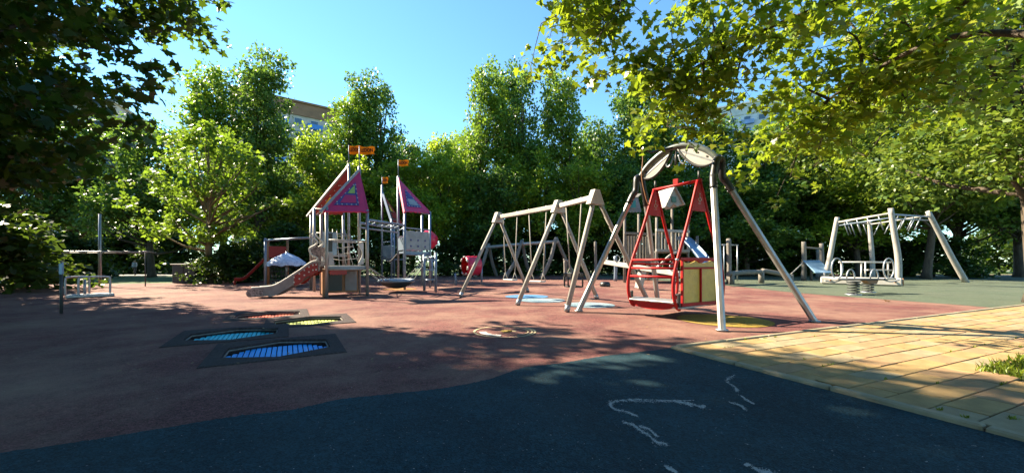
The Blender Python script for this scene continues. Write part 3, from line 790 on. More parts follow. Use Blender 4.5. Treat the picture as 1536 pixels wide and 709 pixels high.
for i, (px, d, s, lab) in enumerate(SH):
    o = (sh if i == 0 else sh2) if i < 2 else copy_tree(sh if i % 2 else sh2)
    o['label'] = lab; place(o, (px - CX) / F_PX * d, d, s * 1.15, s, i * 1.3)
# ------------------------------------------------------------------ arched wheelchair swing: frame
FA, FB, FC, FD = G(868, 466), G(1083, 495), G(1222, 482), Vector((3.26, 8.62, 0))
ApL, ApR = Vector((2.60, 7.90, 2.66)), Vector((3.57, 6.66, 2.72))
AX = (ApR - ApL); AX.z = 0; AX.normalize()
PP = Vector((.87, .49, 0)).normalized()
ctr = Vector((3.08, 7.28, 0))
wf = empty('arched_swing', ctr, 'big aluminium arch swing frame with black bends carrying the red wheelchair basket', 'swing frame')
def oct_leg(a, b, r):
    return MB().tube([a, a.lerp(b, .5), b], r, 8, smooth=False)
for foot, ap, sgn in ((FA, ApL, -1), (FD, ApL, 1), (FB, ApR, -1), (FC, ApR, 1)):
    knee = ap + PP * sgn * .17 + Vector((0, 0, -.30)); knee = knee.lerp(foot, .03)
    lg = oct_leg(foot, knee, .054).build('leg', M['alu'], wf)
    MB().tube([foot + Vector((0, 0, .0)), foot + Vector((0, 0, .02))], .085, 12).build('foot_plate', M['steel'], lg)
    d = (foot - knee).normalized()
    pth = curve([knee + d * .14, knee - d * .05, knee - d * .16 + PP * -sgn * .02, ap + PP * sgn * .075 + Vector((0, 0, .02)), ap + PP * sgn * .0 + Vector((0, 0, .05))], 5)
    cp = MB().tube(pth, .062, 10).build('bend', M['black'], wf)
    b_ = MB()
    for t in (.04, .11):
        c = knee + d * t; sd = d.cross(PP).normalized()
        for s2 in (-1, 1): b_.tube([c + sd * s2 * .058, c + sd * s2 * .070], .014, 8)
    b_.build('bolt', M['steel'], cp)
apex = (ApL + ApR) / 2 + Vector((0, 0, .46))
arch_pts = curve([ApL + Vector((0, 0, .03)), ApL.lerp(ApR, .13) + Vector((0, 0, .25)), ApL.lerp(ApR, .32) + Vector((0, 0, .42)), apex + Vector((0, 0, .01)), ApL.lerp(ApR, .68) + Vector((0, 0, .42)), ApL.lerp(ApR, .87) + Vector((0, 0, .24)), ApR + Vector((0, 0, .03))], 7)
MB().tube(arch_pts, .052, 12).build('arch_tube', M['arch_tube'], wf)
def arch_at(t): return arch_pts[int(round(t * (len(arch_pts) - 1)))]
for s, t0, t1 in ((0, .05, .47), (1, .53, .97)):
    i0, i1 = int(t0 * (len(arch_pts) - 1)), int(t1 * (len(arch_pts) - 1))
    up = [p + Vector((0, 0, -.05)) for p in arch_pts[i0:i1 + 1]]
    n = len(up); lo = []
    for k in range(n - 2, 0, -1):
        t = k / (n - 1); ch = up[0].lerp(up[-1], t)
        lo.append(ch + Vector((0, 0, -.20 * math.sin(math.pi * t) ** .8)))
    pn = MB().prism(up + lo, PP, .022).build('arch_panel', M['panel_white'], wf)
    MB().tube([up[0]] + lo[::-1] + [up[-1]], .026, 8).build('panel_rim', M['dark_grey'], wf)
    st = MB(); mid_a = up[0].lerp(lo[0], .3); st.beam(up[1].lerp(lo[-2], .45), up[-2].lerp(lo[1], .45), .03, .03, PP); st.build('stiffener', M['steel'], pn)
    bo = MB()
    for t in (.25, .5, .75):
        k = int(t * (n - 1)); c = up[k] + Vector((0, 0, -.05))
        for q in (-1, 1): bo.tube([c + PP * q * .009, c + PP * q * .019], .017, 8)
    bo.build('bolt', M['black'], pn)
hk = apex + Vector((0, 0, -.06))
MB().tube([hk, hk + Vector((0, 0, -.30))], .02, 8).build('hanger_rod', M['dark_grey'], wf)
for s in (-1, 1):
    MB().tube(curve([hk + AX * s * .05 + Vector((0, 0, -.1)), hk + AX * s * .10 + Vector((0, 0, -.24)), hk + AX * s * .17 + Vector((0, 0, -.28)), hk + AX * s * .2 + Vector((0, 0, -.18))], 5), .016, 8).build('hook', M['steel'], wf)
armA = ApL.lerp(ApR, .25) + Vector((0, 0, .40)); armB = V(964, 222, 7.4)
MB().tube([apex - PP * .02, armA.lerp(armB, .4), armB], .022, 8).build('lever_arm', M['black'], wf)
MB().tube(curve([armB, armB + Vector((0, 0, -.25)), armB + Vector((-.02, 0, -.55)), armB + Vector((.06, 0, -.95)), armB + Vector((.12, 0, -1.1))], 5), .009, 6).build('pull_cord', M['wood_orange'], wf)

# ------------------------------------------------------------------ arched wheelchair swing: basket
wb = empty('wheelchair_basket', ctr + Vector((0, 0, .18)), 'red steel wheelchair swing basket with yellow end panel hanging from the arch', 'swing')
ZT = 2.44; HL = .45; HP = .63
tops = [ctr - AX * .42 + Vector((0, 0, ZT - .03)), ctr + AX * .44 + Vector((0, 0, ZT + .01))]
MB().tube([tops[0] - AX * .05, tops[1] + AX * .05], .027, 10).build('top_bar', M['red'], wb)
for tp in tops:
    MB().tube([tp + Vector((0, 0, .03)), tp + Vector((0, 0, .17))], .02, 8).build('link', M['dark_grey'], wb)
MB().box((tops[0] + tops[1]) / 2 + Vector((0, 0, .06)), (.10, .05, .12), AX, PP, .005).build('clamp', M['red'], wb)
legpts = {}
for i, tp in enumerate(tops):
    s = -1 if i == 0 else 1
    pl = ctr + AX * s * HL
    for q in (-1, 1):
        pts = [tp + PP * q * .03, tp.lerp(pl + PP * q * HP * .98 + Vector((0, 0, .95)), .5), pl + PP * q * HP * .96 + Vector((0, 0, 1.0)), pl + PP * q * HP * 1.10 + Vector((0, 0, .68)), pl + PP * q * HP * 1.10 + Vector((0, 0, .42)), pl + PP * q * HP * .98 + Vector((0, 0, .22)), pl + PP * q * HP * .86 + Vector((0, 0, .17))]
        MB().tube(curve(pts, 5), .03, 10).build('side_tube', M['red'], wb)
        legpts[(i, q)] = pts
    # gusset plate with its pictogram
    a = tp + Vector((0, 0, -.02)); w = .21; zb = 1.90
    gp = [a + PP * -.045, a + PP * .045, (pl.lerp(Vector((tp.x, tp.y, 0)), .6)) + PP * w + Vector((0, 0, zb)), (pl.lerp(Vector((tp.x, tp.y, 0)), .6)) - PP * w + Vector((0, 0, zb))]
    g = MB().prism(gp, AX, .02).build('gusset_plate', M['red'], wb)
    # wheelchair pictogram
    c = (a + gp[2] + gp[3]) / 3 + Vector((0, 0, .06)) + AX * .013
    pic = MB()
    wheel = [c + PP * (.034 * math.cos(t)) + Vector((0, 0, -.03 + .034 * math.sin(t))) for t in [R(k) for k in range(110, 400, 24)]]
    pic.tube(wheel, .0055, 5); pic.tube([c + Vector((0, 0, .05)), c + Vector((0, 0, 0)), c + PP * .03, c + PP * .045 + Vector((0, 0, -.04))], .007, 5)
    pic.lathe(c + Vector((0, 0, .07)), [(0.0, -.014), (.012, -.008), (.012, .008), (0.0, .014)], 8)
    for k in range(4): pic.box(c + PP * (-.03 + .02 * k) + Vector((0, 0, -.10)), (.012, .002, .008), PP, AX)
    pic.build('pictogram', M['white'], g)
# front guard rails (camera side), with end knobs
for z in (1.03, .88, .73):
    kx = {1.03: .96, .88: 1.02, .73: 1.08}[z]
    a = ctr - AX * HL - PP * HP * kx + Vector((0, 0, z)); b = ctr + AX * HL - PP * HP * kx + Vector((0, 0, z))
    rl = MB().tube([a, b], .022, 10).build('guard_rail', M['red'], wb)
    MB().lathe(b, [(0, -.03), (.028, -.02), (.032, 0), (.028, .02), (0, .03)], 10).build('knob', M['steel'], rl)
    a = ctr - AX * HL + PP * HP * kx + Vector((0, 0, z)); b = ctr + AX * HL + PP * HP * kx + Vector((0, 0, z))
    if z > 1: MB().tube([a, b], .022, 10).build('guard_rail', M['red'], wb)
# floor tray and loading flaps
MB().box(ctr + Vector((0, 0, .205)), (2 * HL, 2 * HP * .98, .03), AX, PP, .006).build('floor_plate', M['steel'], wb)
for q in (-1, 1):
    e0 = ctr + PP * q * HP * .98; pts = []
    for t in [k / 8 for k in range(9)]:
        pts.append((e0 + AX * (HL * (2 * t - 1)), t))
    poly = [p + Vector((0, 0, .27)) for p, t in pts] + [p + Vector((0, 0, .27 - .11 * math.sin(math.pi * min(1, max(0, t))) ** .4 - .02)) for p, t in pts[::-1]]
    MB().prism(poly, PP, .025).build('skirt_panel', M['red'], wb)
    MB().box(ctr + PP * q * HP * 1.0 + Vector((0, 0, .315)), (2 * HL * .97, .16, .022), AX, (PP + Vector((0, 0, -.25 * q))), .005).build('loading_flap', M['alu'], wb)
    for s in (-1, 1):
        MB().box(ctr + AX * s * (HL + .02) + PP * q * HP * .93 + Vector((0, 0, .33)), (.05, .05, .24), AX, PP, .012).build('bumper', M['black'], wb)
# yellow end panel with red frame
def pt(u, z, off=0.0): return ctr + AX * (HL + off) + PP * u + Vector((0, 0, z))
W_ = HP * .80
outer = [pt(-W_, .27), pt(W_, .27), pt(W_, 1.03)]
for k in range(1, 16):
    u = W_ - 2 * W_ * k / 16; outer.append(pt(u, 1.02 - .05 * abs(math.sin(2.5 * math.pi * (u / W_ + 1) / 2))))
outer.append(pt(-W_, 1.03))
MB().prism(outer, AX, .02).build('yellow_panel', M['yellow'], wb)
for (u0, z0, u1, z1, w) in ((-W_ - .03, .25, W_ + .03, .25, .06), (-W_ - .06, 1.045, W_ + .08, 1.045, .05), (-W_, .885, W_, .885, .035), (-W_, .25, -W_, 1.03, .05), (W_, .25, W_, 1.03, .05), (.0, .25, .0, .885, .045)):
    MB().beam(pt(u0, z0, .022), pt(u1, z1, .022), w, .03, AX if abs(u1 - u0) > .1 else PP, .006).build('panel_frame', M['red'], wb)
MB().prism([pt(-.1, 1.02, .024)] + [pt(-.1 + .2 * k / 10, 1.02 - .05 * math.sin(math.pi * k / 10), .024) for k in range(11)], AX, .02).build('handle', M['red'], wb)
# far end rails
for z in (.95, .55):
    MB().tube([ctr - AX * HL - PP * HP * 1.0 + Vector((0, 0, z)), ctr - AX * HL + PP * HP * 1.0 + Vector((0, 0, z))], .02, 8).build('end_rail', M['red'], wb) if z > .9 else None

# ------------------------------------------------------------------ two-bay timber swing
F1, B1, F2, B2, F3 = G(690, 445), G(792, 437), G(776, 457), G(896, 448), G(850, 467)
B3 = F3 + (B2 - F2)
A1, A2, A3 = Vector((-.42, 11.75, 2.40)), Vector((1.16, 9.68, 2.44)), V(893, 291, 8.15)
sf = empty('timber_swing', Vector((1.0, 10, 0)), 'bleached timber swing frame with three A-shaped legs left of the arched swing', 'swing frame')
pairs = ((F1, B1, A1), (F2, B2, A2), (F3, B3, A3))
bd = (A3 - A1); bd.z = 0; bd.normalize(); pdir = Vector((bd.y * -1, bd.x, 0))
for f, b, a in pairs:
    for q, s in ((f, -1), (b, 1)):
        top = a + (q - a).normalized() * -.06; off = bd * .035 * s
        lg = MB().tube([q, q.lerp(top, .5), top + off * 0], [.053, .050, .048], 10).build('leg', M['wood_pale'], sf)
        MB().tube([q, q.lerp(a, .05)], .057, 10).build('metal_shoe', M['steel'], lg)
    wdt = .15
    n_ = (b - f); n_.z = 0; n_.normalize()
    pl = [a + n_ * -.07 + Vector((0, 0, .09)), a + n_ * .07 + Vector((0, 0, .09)), a + n_ * .21 + Vector((0, 0, -.22)), a - n_ * .21 + Vector((0, 0, -.22))]
    MB().prism(pl, n_.cross(Vector((0, 0, 1))), .13).build('bracket', M['wood_cream'], sf)
for a, b in ((A1, A2), (A2, A3)):
    dz = Vector((0, 0, -.06))
    MB().beam(a + dz, b + dz, .09, .11, bev=.012).build('cross_beam', M['wood_cream'], sf)
def hang_seat(name, label, t_left, t_right, a, b, drop, kind, group):
    L_ = a.lerp(b, t_left) + Vector((0, 0, -.12)); Rr = a.lerp(b, t_right) + Vector((0, 0, -.12))
    c = (L_ + Rr) / 2; d_ = (Rr - L_).normalized(); zs = drop
    root = empty(name, Vector((c.x, c.y, zs)), label, 'swing seat', group)
    w = .23 if kind == 'flat' else .17
    sc = Vector((c.x, c.y, zs)); nn = Vector((-d_.y, d_.x, 0))
    for tp, s in ((L_, -1), (Rr, 1)):
        e = sc + d_ * s * w + Vector((0, 0, .22 if kind == 'flat' else .42))
        rp = MB().tube([tp, tp.lerp(e, .5), e], .013, 6).build('rope', M['rope'], root)
        for q in (-1, 1):
            MB().tube([e, sc + d_ * s * w * (1 if kind == 'flat' else 1.05) + nn * q * .085 + Vector((0, 0, .015 if kind == 'flat' else .28))], .009, 6).build('rope_fork', M['rope'], rp)
        MB().tube([tp + Vector((0, 0, .13)), tp], .022, 8).build('shackle', M['steel'], rp)
    if kind == 'flat':
        MB().box(sc, (.48, .19, .04), d_, nn, .015).build('seat_board', M['panel_white'], root)
    else:
        mb = MB()
        mb.box(sc + Vector((0, 0, .0)), (.36, .30, .035), d_, nn, .01)
        for q in (-1, 1):
            mb.box(sc + nn * q * .145 + Vector((0, 0, .27)), (.37, .03, .10), d_, nn, .01)
            for s in (-1, 1): mb.beam(sc + nn * q * .145 + d_ * s * .165, sc + nn * q * .145 + d_ * s * .165 + Vector((0, 0, .30)), .035, .03)
        for s in (-1, 1): mb.box(sc + d_ * s * .17 + Vector((0, 0, .27)), (.03, .30, .10), d_, nn, .01)
        mb.tube([sc + Vector((0, 0, .02)) - nn * .14, sc + Vector((0, 0, .24)) - nn * .14], .018, 6)
        mb.build('cradle', M['black'], root)
    return root
hang_seat('flat_swing', 'flat pale swing seat on ropes, the left one of the two in the timber swing', .10, .36, A1, A2, .47, 'flat', 'flat swing seats')
hang_seat('flat_swing', 'flat pale swing seat on ropes, the right one next to the middle A-leg', .56, .83, A1, A2, .47, 'flat', 'flat swing seats')
hang_seat('toddler_swing', 'black toddler cradle swing seat hanging in the right bay of the timber swing', .24, .66, A2, A3, .42, 'cradle', None)

# ------------------------------------------------------------------ grey log swing further back
ls = empty('log_swing', V(790, 392, 26).xy.to_3d(), 'weathered grey log swing with crooked legs standing behind the timber swing', 'swing frame')
def log(name, pts, r0, r1, m, par, n=10):
    pts = curve(pts, 4); k = len(pts)
    o = MB().tube(pts, [r0 + (r1 - r0) * i / (k - 1) for i in range(k)], n).build(name, m, par); return o
def gz(px, d): return Vector(((px - CX) / F_PX * d, d, 0))
tR, tM, tL = V(834, 362, 22.5), V(783, 366, 23.6), V(733, 371, 24.8)
MB().tube([tR + Vector((.15, 0, 0)), tM, tL + Vector((-.2, 0, 0))], .09, 10).build('cross_log', M['wood_cream'], ls)
for top, f, b in ((tR, gz(811, 21.8), gz(864, 23.2)), (tM, gz(757, 22.8), gz(796, 24.8)), (tL, gz(712, 24), gz(745, 25.8))):
    for q, s in ((f, .12), (b, -.05)):
        log('leg', [q, q.lerp(top, .45) + Vector((s, 0, .05)), top + Vector((0, 0, .22))], .12, .10, M['wood_grey'], ls)
def far_swing(a, b, t0, t1, label):
    p, q = a.lerp(b, t0), a.lerp(b, t1); c = (p + q) / 2; z = .5
    root = empty('plank_swing', Vector((c.x, c.y, z)), label, 'swing seat', 'seats of the grey log swing')
    for e in (p, q): MB().tube([e, Vector((e.x, e.y, z))], .012, 5).build('chain', M['steel'], root)
    MB().box(Vector((c.x, c.y, z)), ((q - p).length + .06, .2, .04), q - p, None, .01).build('seat_board', M['dark_grey'], root)
far_swing(tR, tM, .3, .55, 'dark seat hanging under the right span of the grey log swing')
far_swing(tM, tL, .3, .55, 'dark seat hanging under the left span of the grey log swing')
# ------------------------------------------------------------------ play castle
castle = empty('play_castle', Vector((-5, 13, 0)), 'climbing castle of grey posts with pink pointed roofs, slide, bridges and flags', 'playground')
FL, FR, BR = G(490, 446), G(551, 443), G(539, 439.2); BL = FL + BR - FR
Q1, Q2, Q3, Q4 = Vector((-6.6, 12.9, 0)), Vector((-5.7, 13.5, 0)), Vector((-6.3, 14.45, 0)), Vector((-7.2, 13.85, 0))
P1, P2, P3 = Vector((-3.83, 13.8, 0)), G(645, 431), G(633, 428); P4 = P1 + P3 - P2
S1, S2, S3, S4 = Vector((-5.45, 17.5, 0)), Vector((-6.15, 18.3, 0)), Vector((-6.0, 19.7, 0)), Vector((-5.3, 18.9, 0))
def post(p, z, m='steel', r=.045):
    o = MB().tube([p, p + Vector((0, 0, z))], r, 12).build('post', M[m], castle)
    MB().lathe(p + Vector((0, 0, z)), [(r, 0), (r * .8, .02), (0, .03)], 12).build('post_cap', M['grey_panel'], o); return o
for p, z in ((FL, 2.5), (FR, 2.5), (BL, 2.5), (BR, 4.0), (Q1, 2.75), (Q4, 2.75), (Q3, 2.8), (Q2, 4.4)): post(p, z, 'alu')
for p, z in ((P1, 2.9), (P2, 2.9), (P3, 2.9), (P4, 4.3), (S1, 2.9), (S2, 4.6), (S3, 2.9), (S4, 2.9)): post(p, z, 'blue_steel')
def platform(pts, z, m='steel', t=.07):
    c = sum(pts, Vector()) / 4
    return MB().prism([p.lerp(c, .03) + Vector((0, 0, z)) for p in pts], (0, 0, 1), t).build('platform', M[m], castle)
platform((FL, FR, BR, BL), .84, 'grey_panel'); platform((Q1, Q2, Q3, Q4), 1.2, 'grey_panel'); platform((P1, P2, P3, P4), 1.34, 'blue_steel'); platform((S1, S2, S3, S4), 1.1, 'blue_steel')
def rail(a, b, z, z2=None, r=.022, m='alu'):
    return MB().tube([a + Vector((0, 0, z)), b + Vector((0, 0, z2 if z2 is not None else z))], r, 8).build('rail', M[m], castle)
rail(FL, FR, 1.6); rail(FL, FR, .78, r=.035); rail(FR, BR, 1.6); rail(BL, BR, 1.6); rail(FR, BR, .78, r=.035)
rail(Q1, Q2, 1.95); rail(Q4, Q1, 1.95); rail(P1, P2, 1.26, r=.04, m='blue_steel'); rail(P1, P2, 2.2, m='blue_steel'); rail(P4, P1, 2.2, m='blue_steel'); rail(S1, S2, 1.9, m='blue_steel')
# roofs: triangular panels leaning against a mast, with inset window panels and bolts
def roof(a, b, mast, za, zb, zm, outer, inset, up, low, beam_m, ext=.12, inset_shift=(.16, .20, .42)):
    A = a + Vector((0, 0, za)); B = b + Vector((0, 0, zb)); T = mast + Vector((0, 0, zm))
    c = (A + B + T) / 3; A = A + (A - c) * ext; B = B + (B - c) * ext * .6
    n = (B - A).cross(T - A).normalized()
    if n.y > 0: n = -n
    edge_ = []                                  # slightly scalloped lower hem
    for k in range(13):
        t = k / 12; edge_.append(A.lerp(B, t) + (T - A.lerp(B, .5)).normalized() * (.018 * math.sin(k * math.pi)) + Vector((0, 0, -.02 * (k % 2))))
    pn = MB().prism(edge_ + [T], n, .035).build('roof_panel', M[outer], castle)
    tri = lambda wa, wb, wt: A * wa + B * wb + T * wt
    O = n * .022
    i0, i1, i2 = tri(.74, .13, .13), tri(.20, .67, .13), tri(.16, .16, .68)
    MB().prism([p + O for p in (i0, i1, i2)], n, .012).build('inset_panel', M[inset], pn)
    m0, m1 = i0.lerp(i2, .42), i1.lerp(i2, .42); cc = (i0 + i1 + i2) / 3; O2 = n * .032
    sh_ = lambda p, q=.16: p.lerp(cc, q)
    MB().prism([p + O2 for p in (i0.lerp(i1, .18).lerp(i2, .10), i1.lerp(i0, .1).lerp(i2, .10), m1.lerp(m0, .14), m0.lerp(m1, .12))], n, .01).build('inset_panel', M[low], pn)
    u0, u1 = i0.lerp(i2, .5), i1.lerp(i2, .5)
    MB().prism([p + O2 for p in (u0.lerp(u1, .2), u1.lerp(u0, .2), i2.lerp((u0 + u1) / 2, .25))], n, .01).build('inset_panel', M[up], pn)
    bo = MB()
    for p, q in ((i0, i1), (i1, i2), (i2, i0)):
        for k in range(5):
            c_ = p.lerp(q, (k + .5) / 5).lerp(cc, .06) + O2; bo.tube([c_, c_ + n * .012], .02, 6)
    bo.build('bolt', M['white'], pn)
    MB().beam(A + (A - T).normalized() * .1 + n * .02, T + n * .02, .06, .10, n).build('roof_beam', M[beam_m], castle)
    return pn
roof(FL, FR, BR, 2.46, 2.50, 3.88, 'magenta', 'purple', 'lime', 'magenta', 'panel_white', .18)
roof(Q4, Q3, Q2, 2.75, 2.80, 4.35, 'panel_red', 'panel_red', 'panel_red', 'panel_yellow', 'slide_grey', .10)
roof(BL, FL, BR, 2.46, 2.46, 3.86, 'magenta', 'purple', 'lime', 'magenta', 'slide_grey', .05)
roof(P1, P2, P4, 2.83, 2.88, 4.22, 'magenta', 'purple', 'purple', 'grey_panel', 'magenta', .10)
roof(S1, S4, S2, 2.75, 2.75, 4.25, 'panel_red', 'black', 'panel_yellow', 'panel_red', 'blue_steel', .06)
rail(Q1, Q2, 2.75, r=.03); rail(P1, P2, 2.82, r=.03, m='blue_steel')
# flags with their lettering
def flag(mast, z0, z1, fw, fh, px_dir=(1, 0, 0), letters=True):
    MB().tube([mast + Vector((0, 0, z0)), mast + Vector((0, 0, z1))], .014, 6).build('flag_pole', M['blue_steel'], castle)
    d = Vector(px_dir).normalized(); base = mast + Vector((0, 0, z1 - .02 - fh)); up = []; lo = []
    for k in range(11):
        t = k / 10; y = .02 * math.sin(t * 7); p = base + d * (.02 + fw * t) + Vector((0, y, .012 * math.sin(t * 8 + 1)))
        lo.append(p); up.append(p + Vector((0, 0, fh)))
    notch = [lo[-1] + Vector((0, 0, fh * .35)) - d * .03, lo[-1] + Vector((0, 0, fh * .65)) + d * .02]
    f = MB().prism(lo + notch + up[::-1], (0, 1, 0), .012).build('flag', M['flag'], castle)
    if letters:
        cu = bpy.data.curves.new('lettering', 'FONT'); cu.body = 'LEDON'; cu.size = fh * .62; cu.extrude = .004; cu.offset = .006; cu.align_x = 'CENTER'; cu.align_y = 'CENTER'
        to = bpy.data.objects.new('lettering', cu); col.objects.link(to)
        bpy.context.view_layer.update()
        me = bpy.data.meshes.new_from_object(to.evaluated_get(bpy.context.evaluated_depsgraph_get())); col.objects.unlink(to); bpy.data.objects.remove(to)
        me.materials.clear(); me.materials.append(M['ink'])
        o = bpy.data.objects.new('lettering', me); col.objects.link(o); o.parent = f
        o.location = base + d * (.02 + fw * .5) + Vector((0, -.034, fh * .5)) - base_of(castle); o.rotation_euler = (R(90), 0, 0)
        xs = [v.co.x for v in me.vertices]; o.scale = (fw * .84 / (max(xs) - min(xs)), 1, 1)
flag(BR, 3.9, 4.66, .46, .25); flag(Q2, 4.35, 5.05, .40, .30); flag(P4, 4.2, 4.96, .38, .24); flag(S2, 4.25, 5.0, .26, .30)
# overhead ladder bridge between the towers
for a, b in ((FR, P1), (BR, P4)):
    rail(a, b, 2.22, 2.28, r=.04, m='blue_steel')
for k in range(1, 8):
    t = k / 8; rail(FR.lerp(P1, t), BR.lerp(P4, t), 2.22 + .06 * t, r=.018, m='blue_steel')
rail(BR, P4, 2.08, 2.12, r=.03, m='blue_steel')
# grey climbing panel, window panel and pink bubble on the right tower
def panel(a, b, z0, z1, m, inset=.06, cut=True, off=0.0):
    d = (b - a).normalized(); n = d.cross(Vector((0, 0, 1))); A = a + d * inset; B = b - d * inset; pts = []
    N_ = 10
    for k in range(N_ + 1): pts.append(A.lerp(B, k / N_) + Vector((0, 0, z0 + (.018 if k % 2 and cut else 0))))
    for k in range(N_, -1, -1): pts.append(A.lerp(B, k / N_) + Vector((0, 0, z1 - (.03 if k % 3 == 1 and cut else 0))))
    return MB().prism([p + n * off for p in pts], n, .025).build('wall_panel', M[m], castle)
gp = panel(P1, P2, 1.42, 2.12, 'grey_panel')
hole = MB(); dP = (P2 - P1).normalized(); nP = dP.cross(Vector((0, 0, 1)))
for t in (.22, .5, .78):
    for z in (1.56, 1.78):
        c = P1.lerp(P2, t) + Vector((0, 0, z)); hole.tube([c + nP * .014, c + nP * .03], .035, 10)
hole.build('grip', M['purple'], gp)
panel(P4, P1, 1.42, 1.9, 'blue_steel'); panel(P3, P4, 1.42, 2.0, 'grey_panel')
bc = P2.lerp(P3, .45) + Vector((0, 0, 1.85)); bn = (P2 - P4).cross(Vector((0, 0, 1))); bn = Vector((1, -.25, 0)).normalized()
MB().lathe(bc + bn * .02, [(.40, 0), (.40, .05), (.37, .16), (.31, .27), (.22, .36), (.2, .40), (.12, .42), (0, .43)], 24, bn).build('bubble_window', M['pink_plastic'], castle)
# low step posts on the right of the right tower
for p, z in ((G(653.5, 438), 1.27), (G(636.5, 436), 1.24), (G(648, 424), 1.2)): post(p, z, 'blue_steel')
rail(G(653.5, 438), G(636.5, 436), 1.13, r=.035, m='blue_steel')
for k, z in enumerate((.35, .7, 1.05)): MB().box(G(645, 437).lerp(P2, .5) + Vector((0, 0, z)), (.5, .22, .04), P2 - P1, None, .01).build('step', M['blue_steel'], castle)
# lower play counter under the front tower
cnt = (FL + FR + BR + BL) / 4
for a, b, m, z0, z1 in ((BL, BR, 'wood_orange', .04, .76), (BL, FL, 'wood_orange', .04, .76)):
    panel(a, b, z0, z1, m, .05, False)
panel(BL.lerp(BR, .12), BL.lerp(BR, .55), .10, .64, 'black', .03, False, .03); panel(BL.lerp(BR, .58), BL.lerp(BR, .95), .10, .70, 'slide_grey', .03, False, .03)  # black sheet paints the shade of an opening; grey panel beside it
MB().beam(FL.lerp(BL, .12) + Vector((-.09, .1, 0)), FL.lerp(BL, .12) + Vector((-.09, .1, .8)), .09, .09, bev=.01).build('timber_post', M['wood_orange'], castle)
panel(FL.lerp(FR, .06), FL.lerp(FR, .50), .62, .78, 'panel_red', .02, True, .0)
# back-panels seen through the tower
panel(BL.lerp(BR, .02), BL.lerp(BR, .42), 1.2, 1.9, 'blue_steel', .03, False)
panel(BL.lerp(BR, .1), BL.lerp(BR, .30), 1.3, 1.86, 'black', .03, False, .03)
cl = MB(); a = FR.lerp(FL, .10)
wv = [a + Vector((0, 0, z)) + (FL - FR).normalized() * (.10 + .06 * math.sin(z * 9)) for z in [k * .05 + .92 for k in range(13)]]
MB().prism([a + Vector((0, 0, .92)), a + Vector((0, 0, 1.54))] + wv[::-1], (FR - FL).cross(Vector((0, 0, 1))), .03).build('shaped_panel', M['white'], castle)
wv = [FL + Vector((0, 0, z)) + (FR - FL).normalized() * (.12 + .10 * (1.5 - z) * 1.3) for z in [k * .05 + .90 for k in range(8)]]
MB().prism([FL + (FR - FL).normalized() * .05 + Vector((0, 0, .90)), FL + (FR - FL).normalized() * .05 + Vector((0, 0, 1.25))] + wv[::-1], (FR - FL).cross(Vector((0, 0, 1))), .03).build('shaped_panel', M['panel_white'], castle)
# climbing net between front and rear tower
for k in range(6):
    t = k / 5; rp = MB()
    a = BR.lerp(BL, t * .9) + Vector((0, 0, .9)); b = Q2.lerp(Q1, t * .6) + Vector((0, 0, 2.1)); rp.tube([a, a.lerp(b, .5) + Vector((0, 0, -.1)), b], .012, 5); rp.build('net_rope', M['rope'], castle)
for k in range(1, 6):
    t = k / 6; a = (BR + Vector((0, 0, .9))).lerp(Q2 + Vector((0, 0, 2.1)), t); b = (BR.lerp(BL, .9) + Vector((0, 0, .9))).lerp(Q2.lerp(Q1, .6) + Vector((0, 0, 2.1)), t)
    MB().tube([a, a.lerp(b, .5) + Vector((0, 0, -.06)), b], .012, 5).build('net_rope', M['rope'], castle)
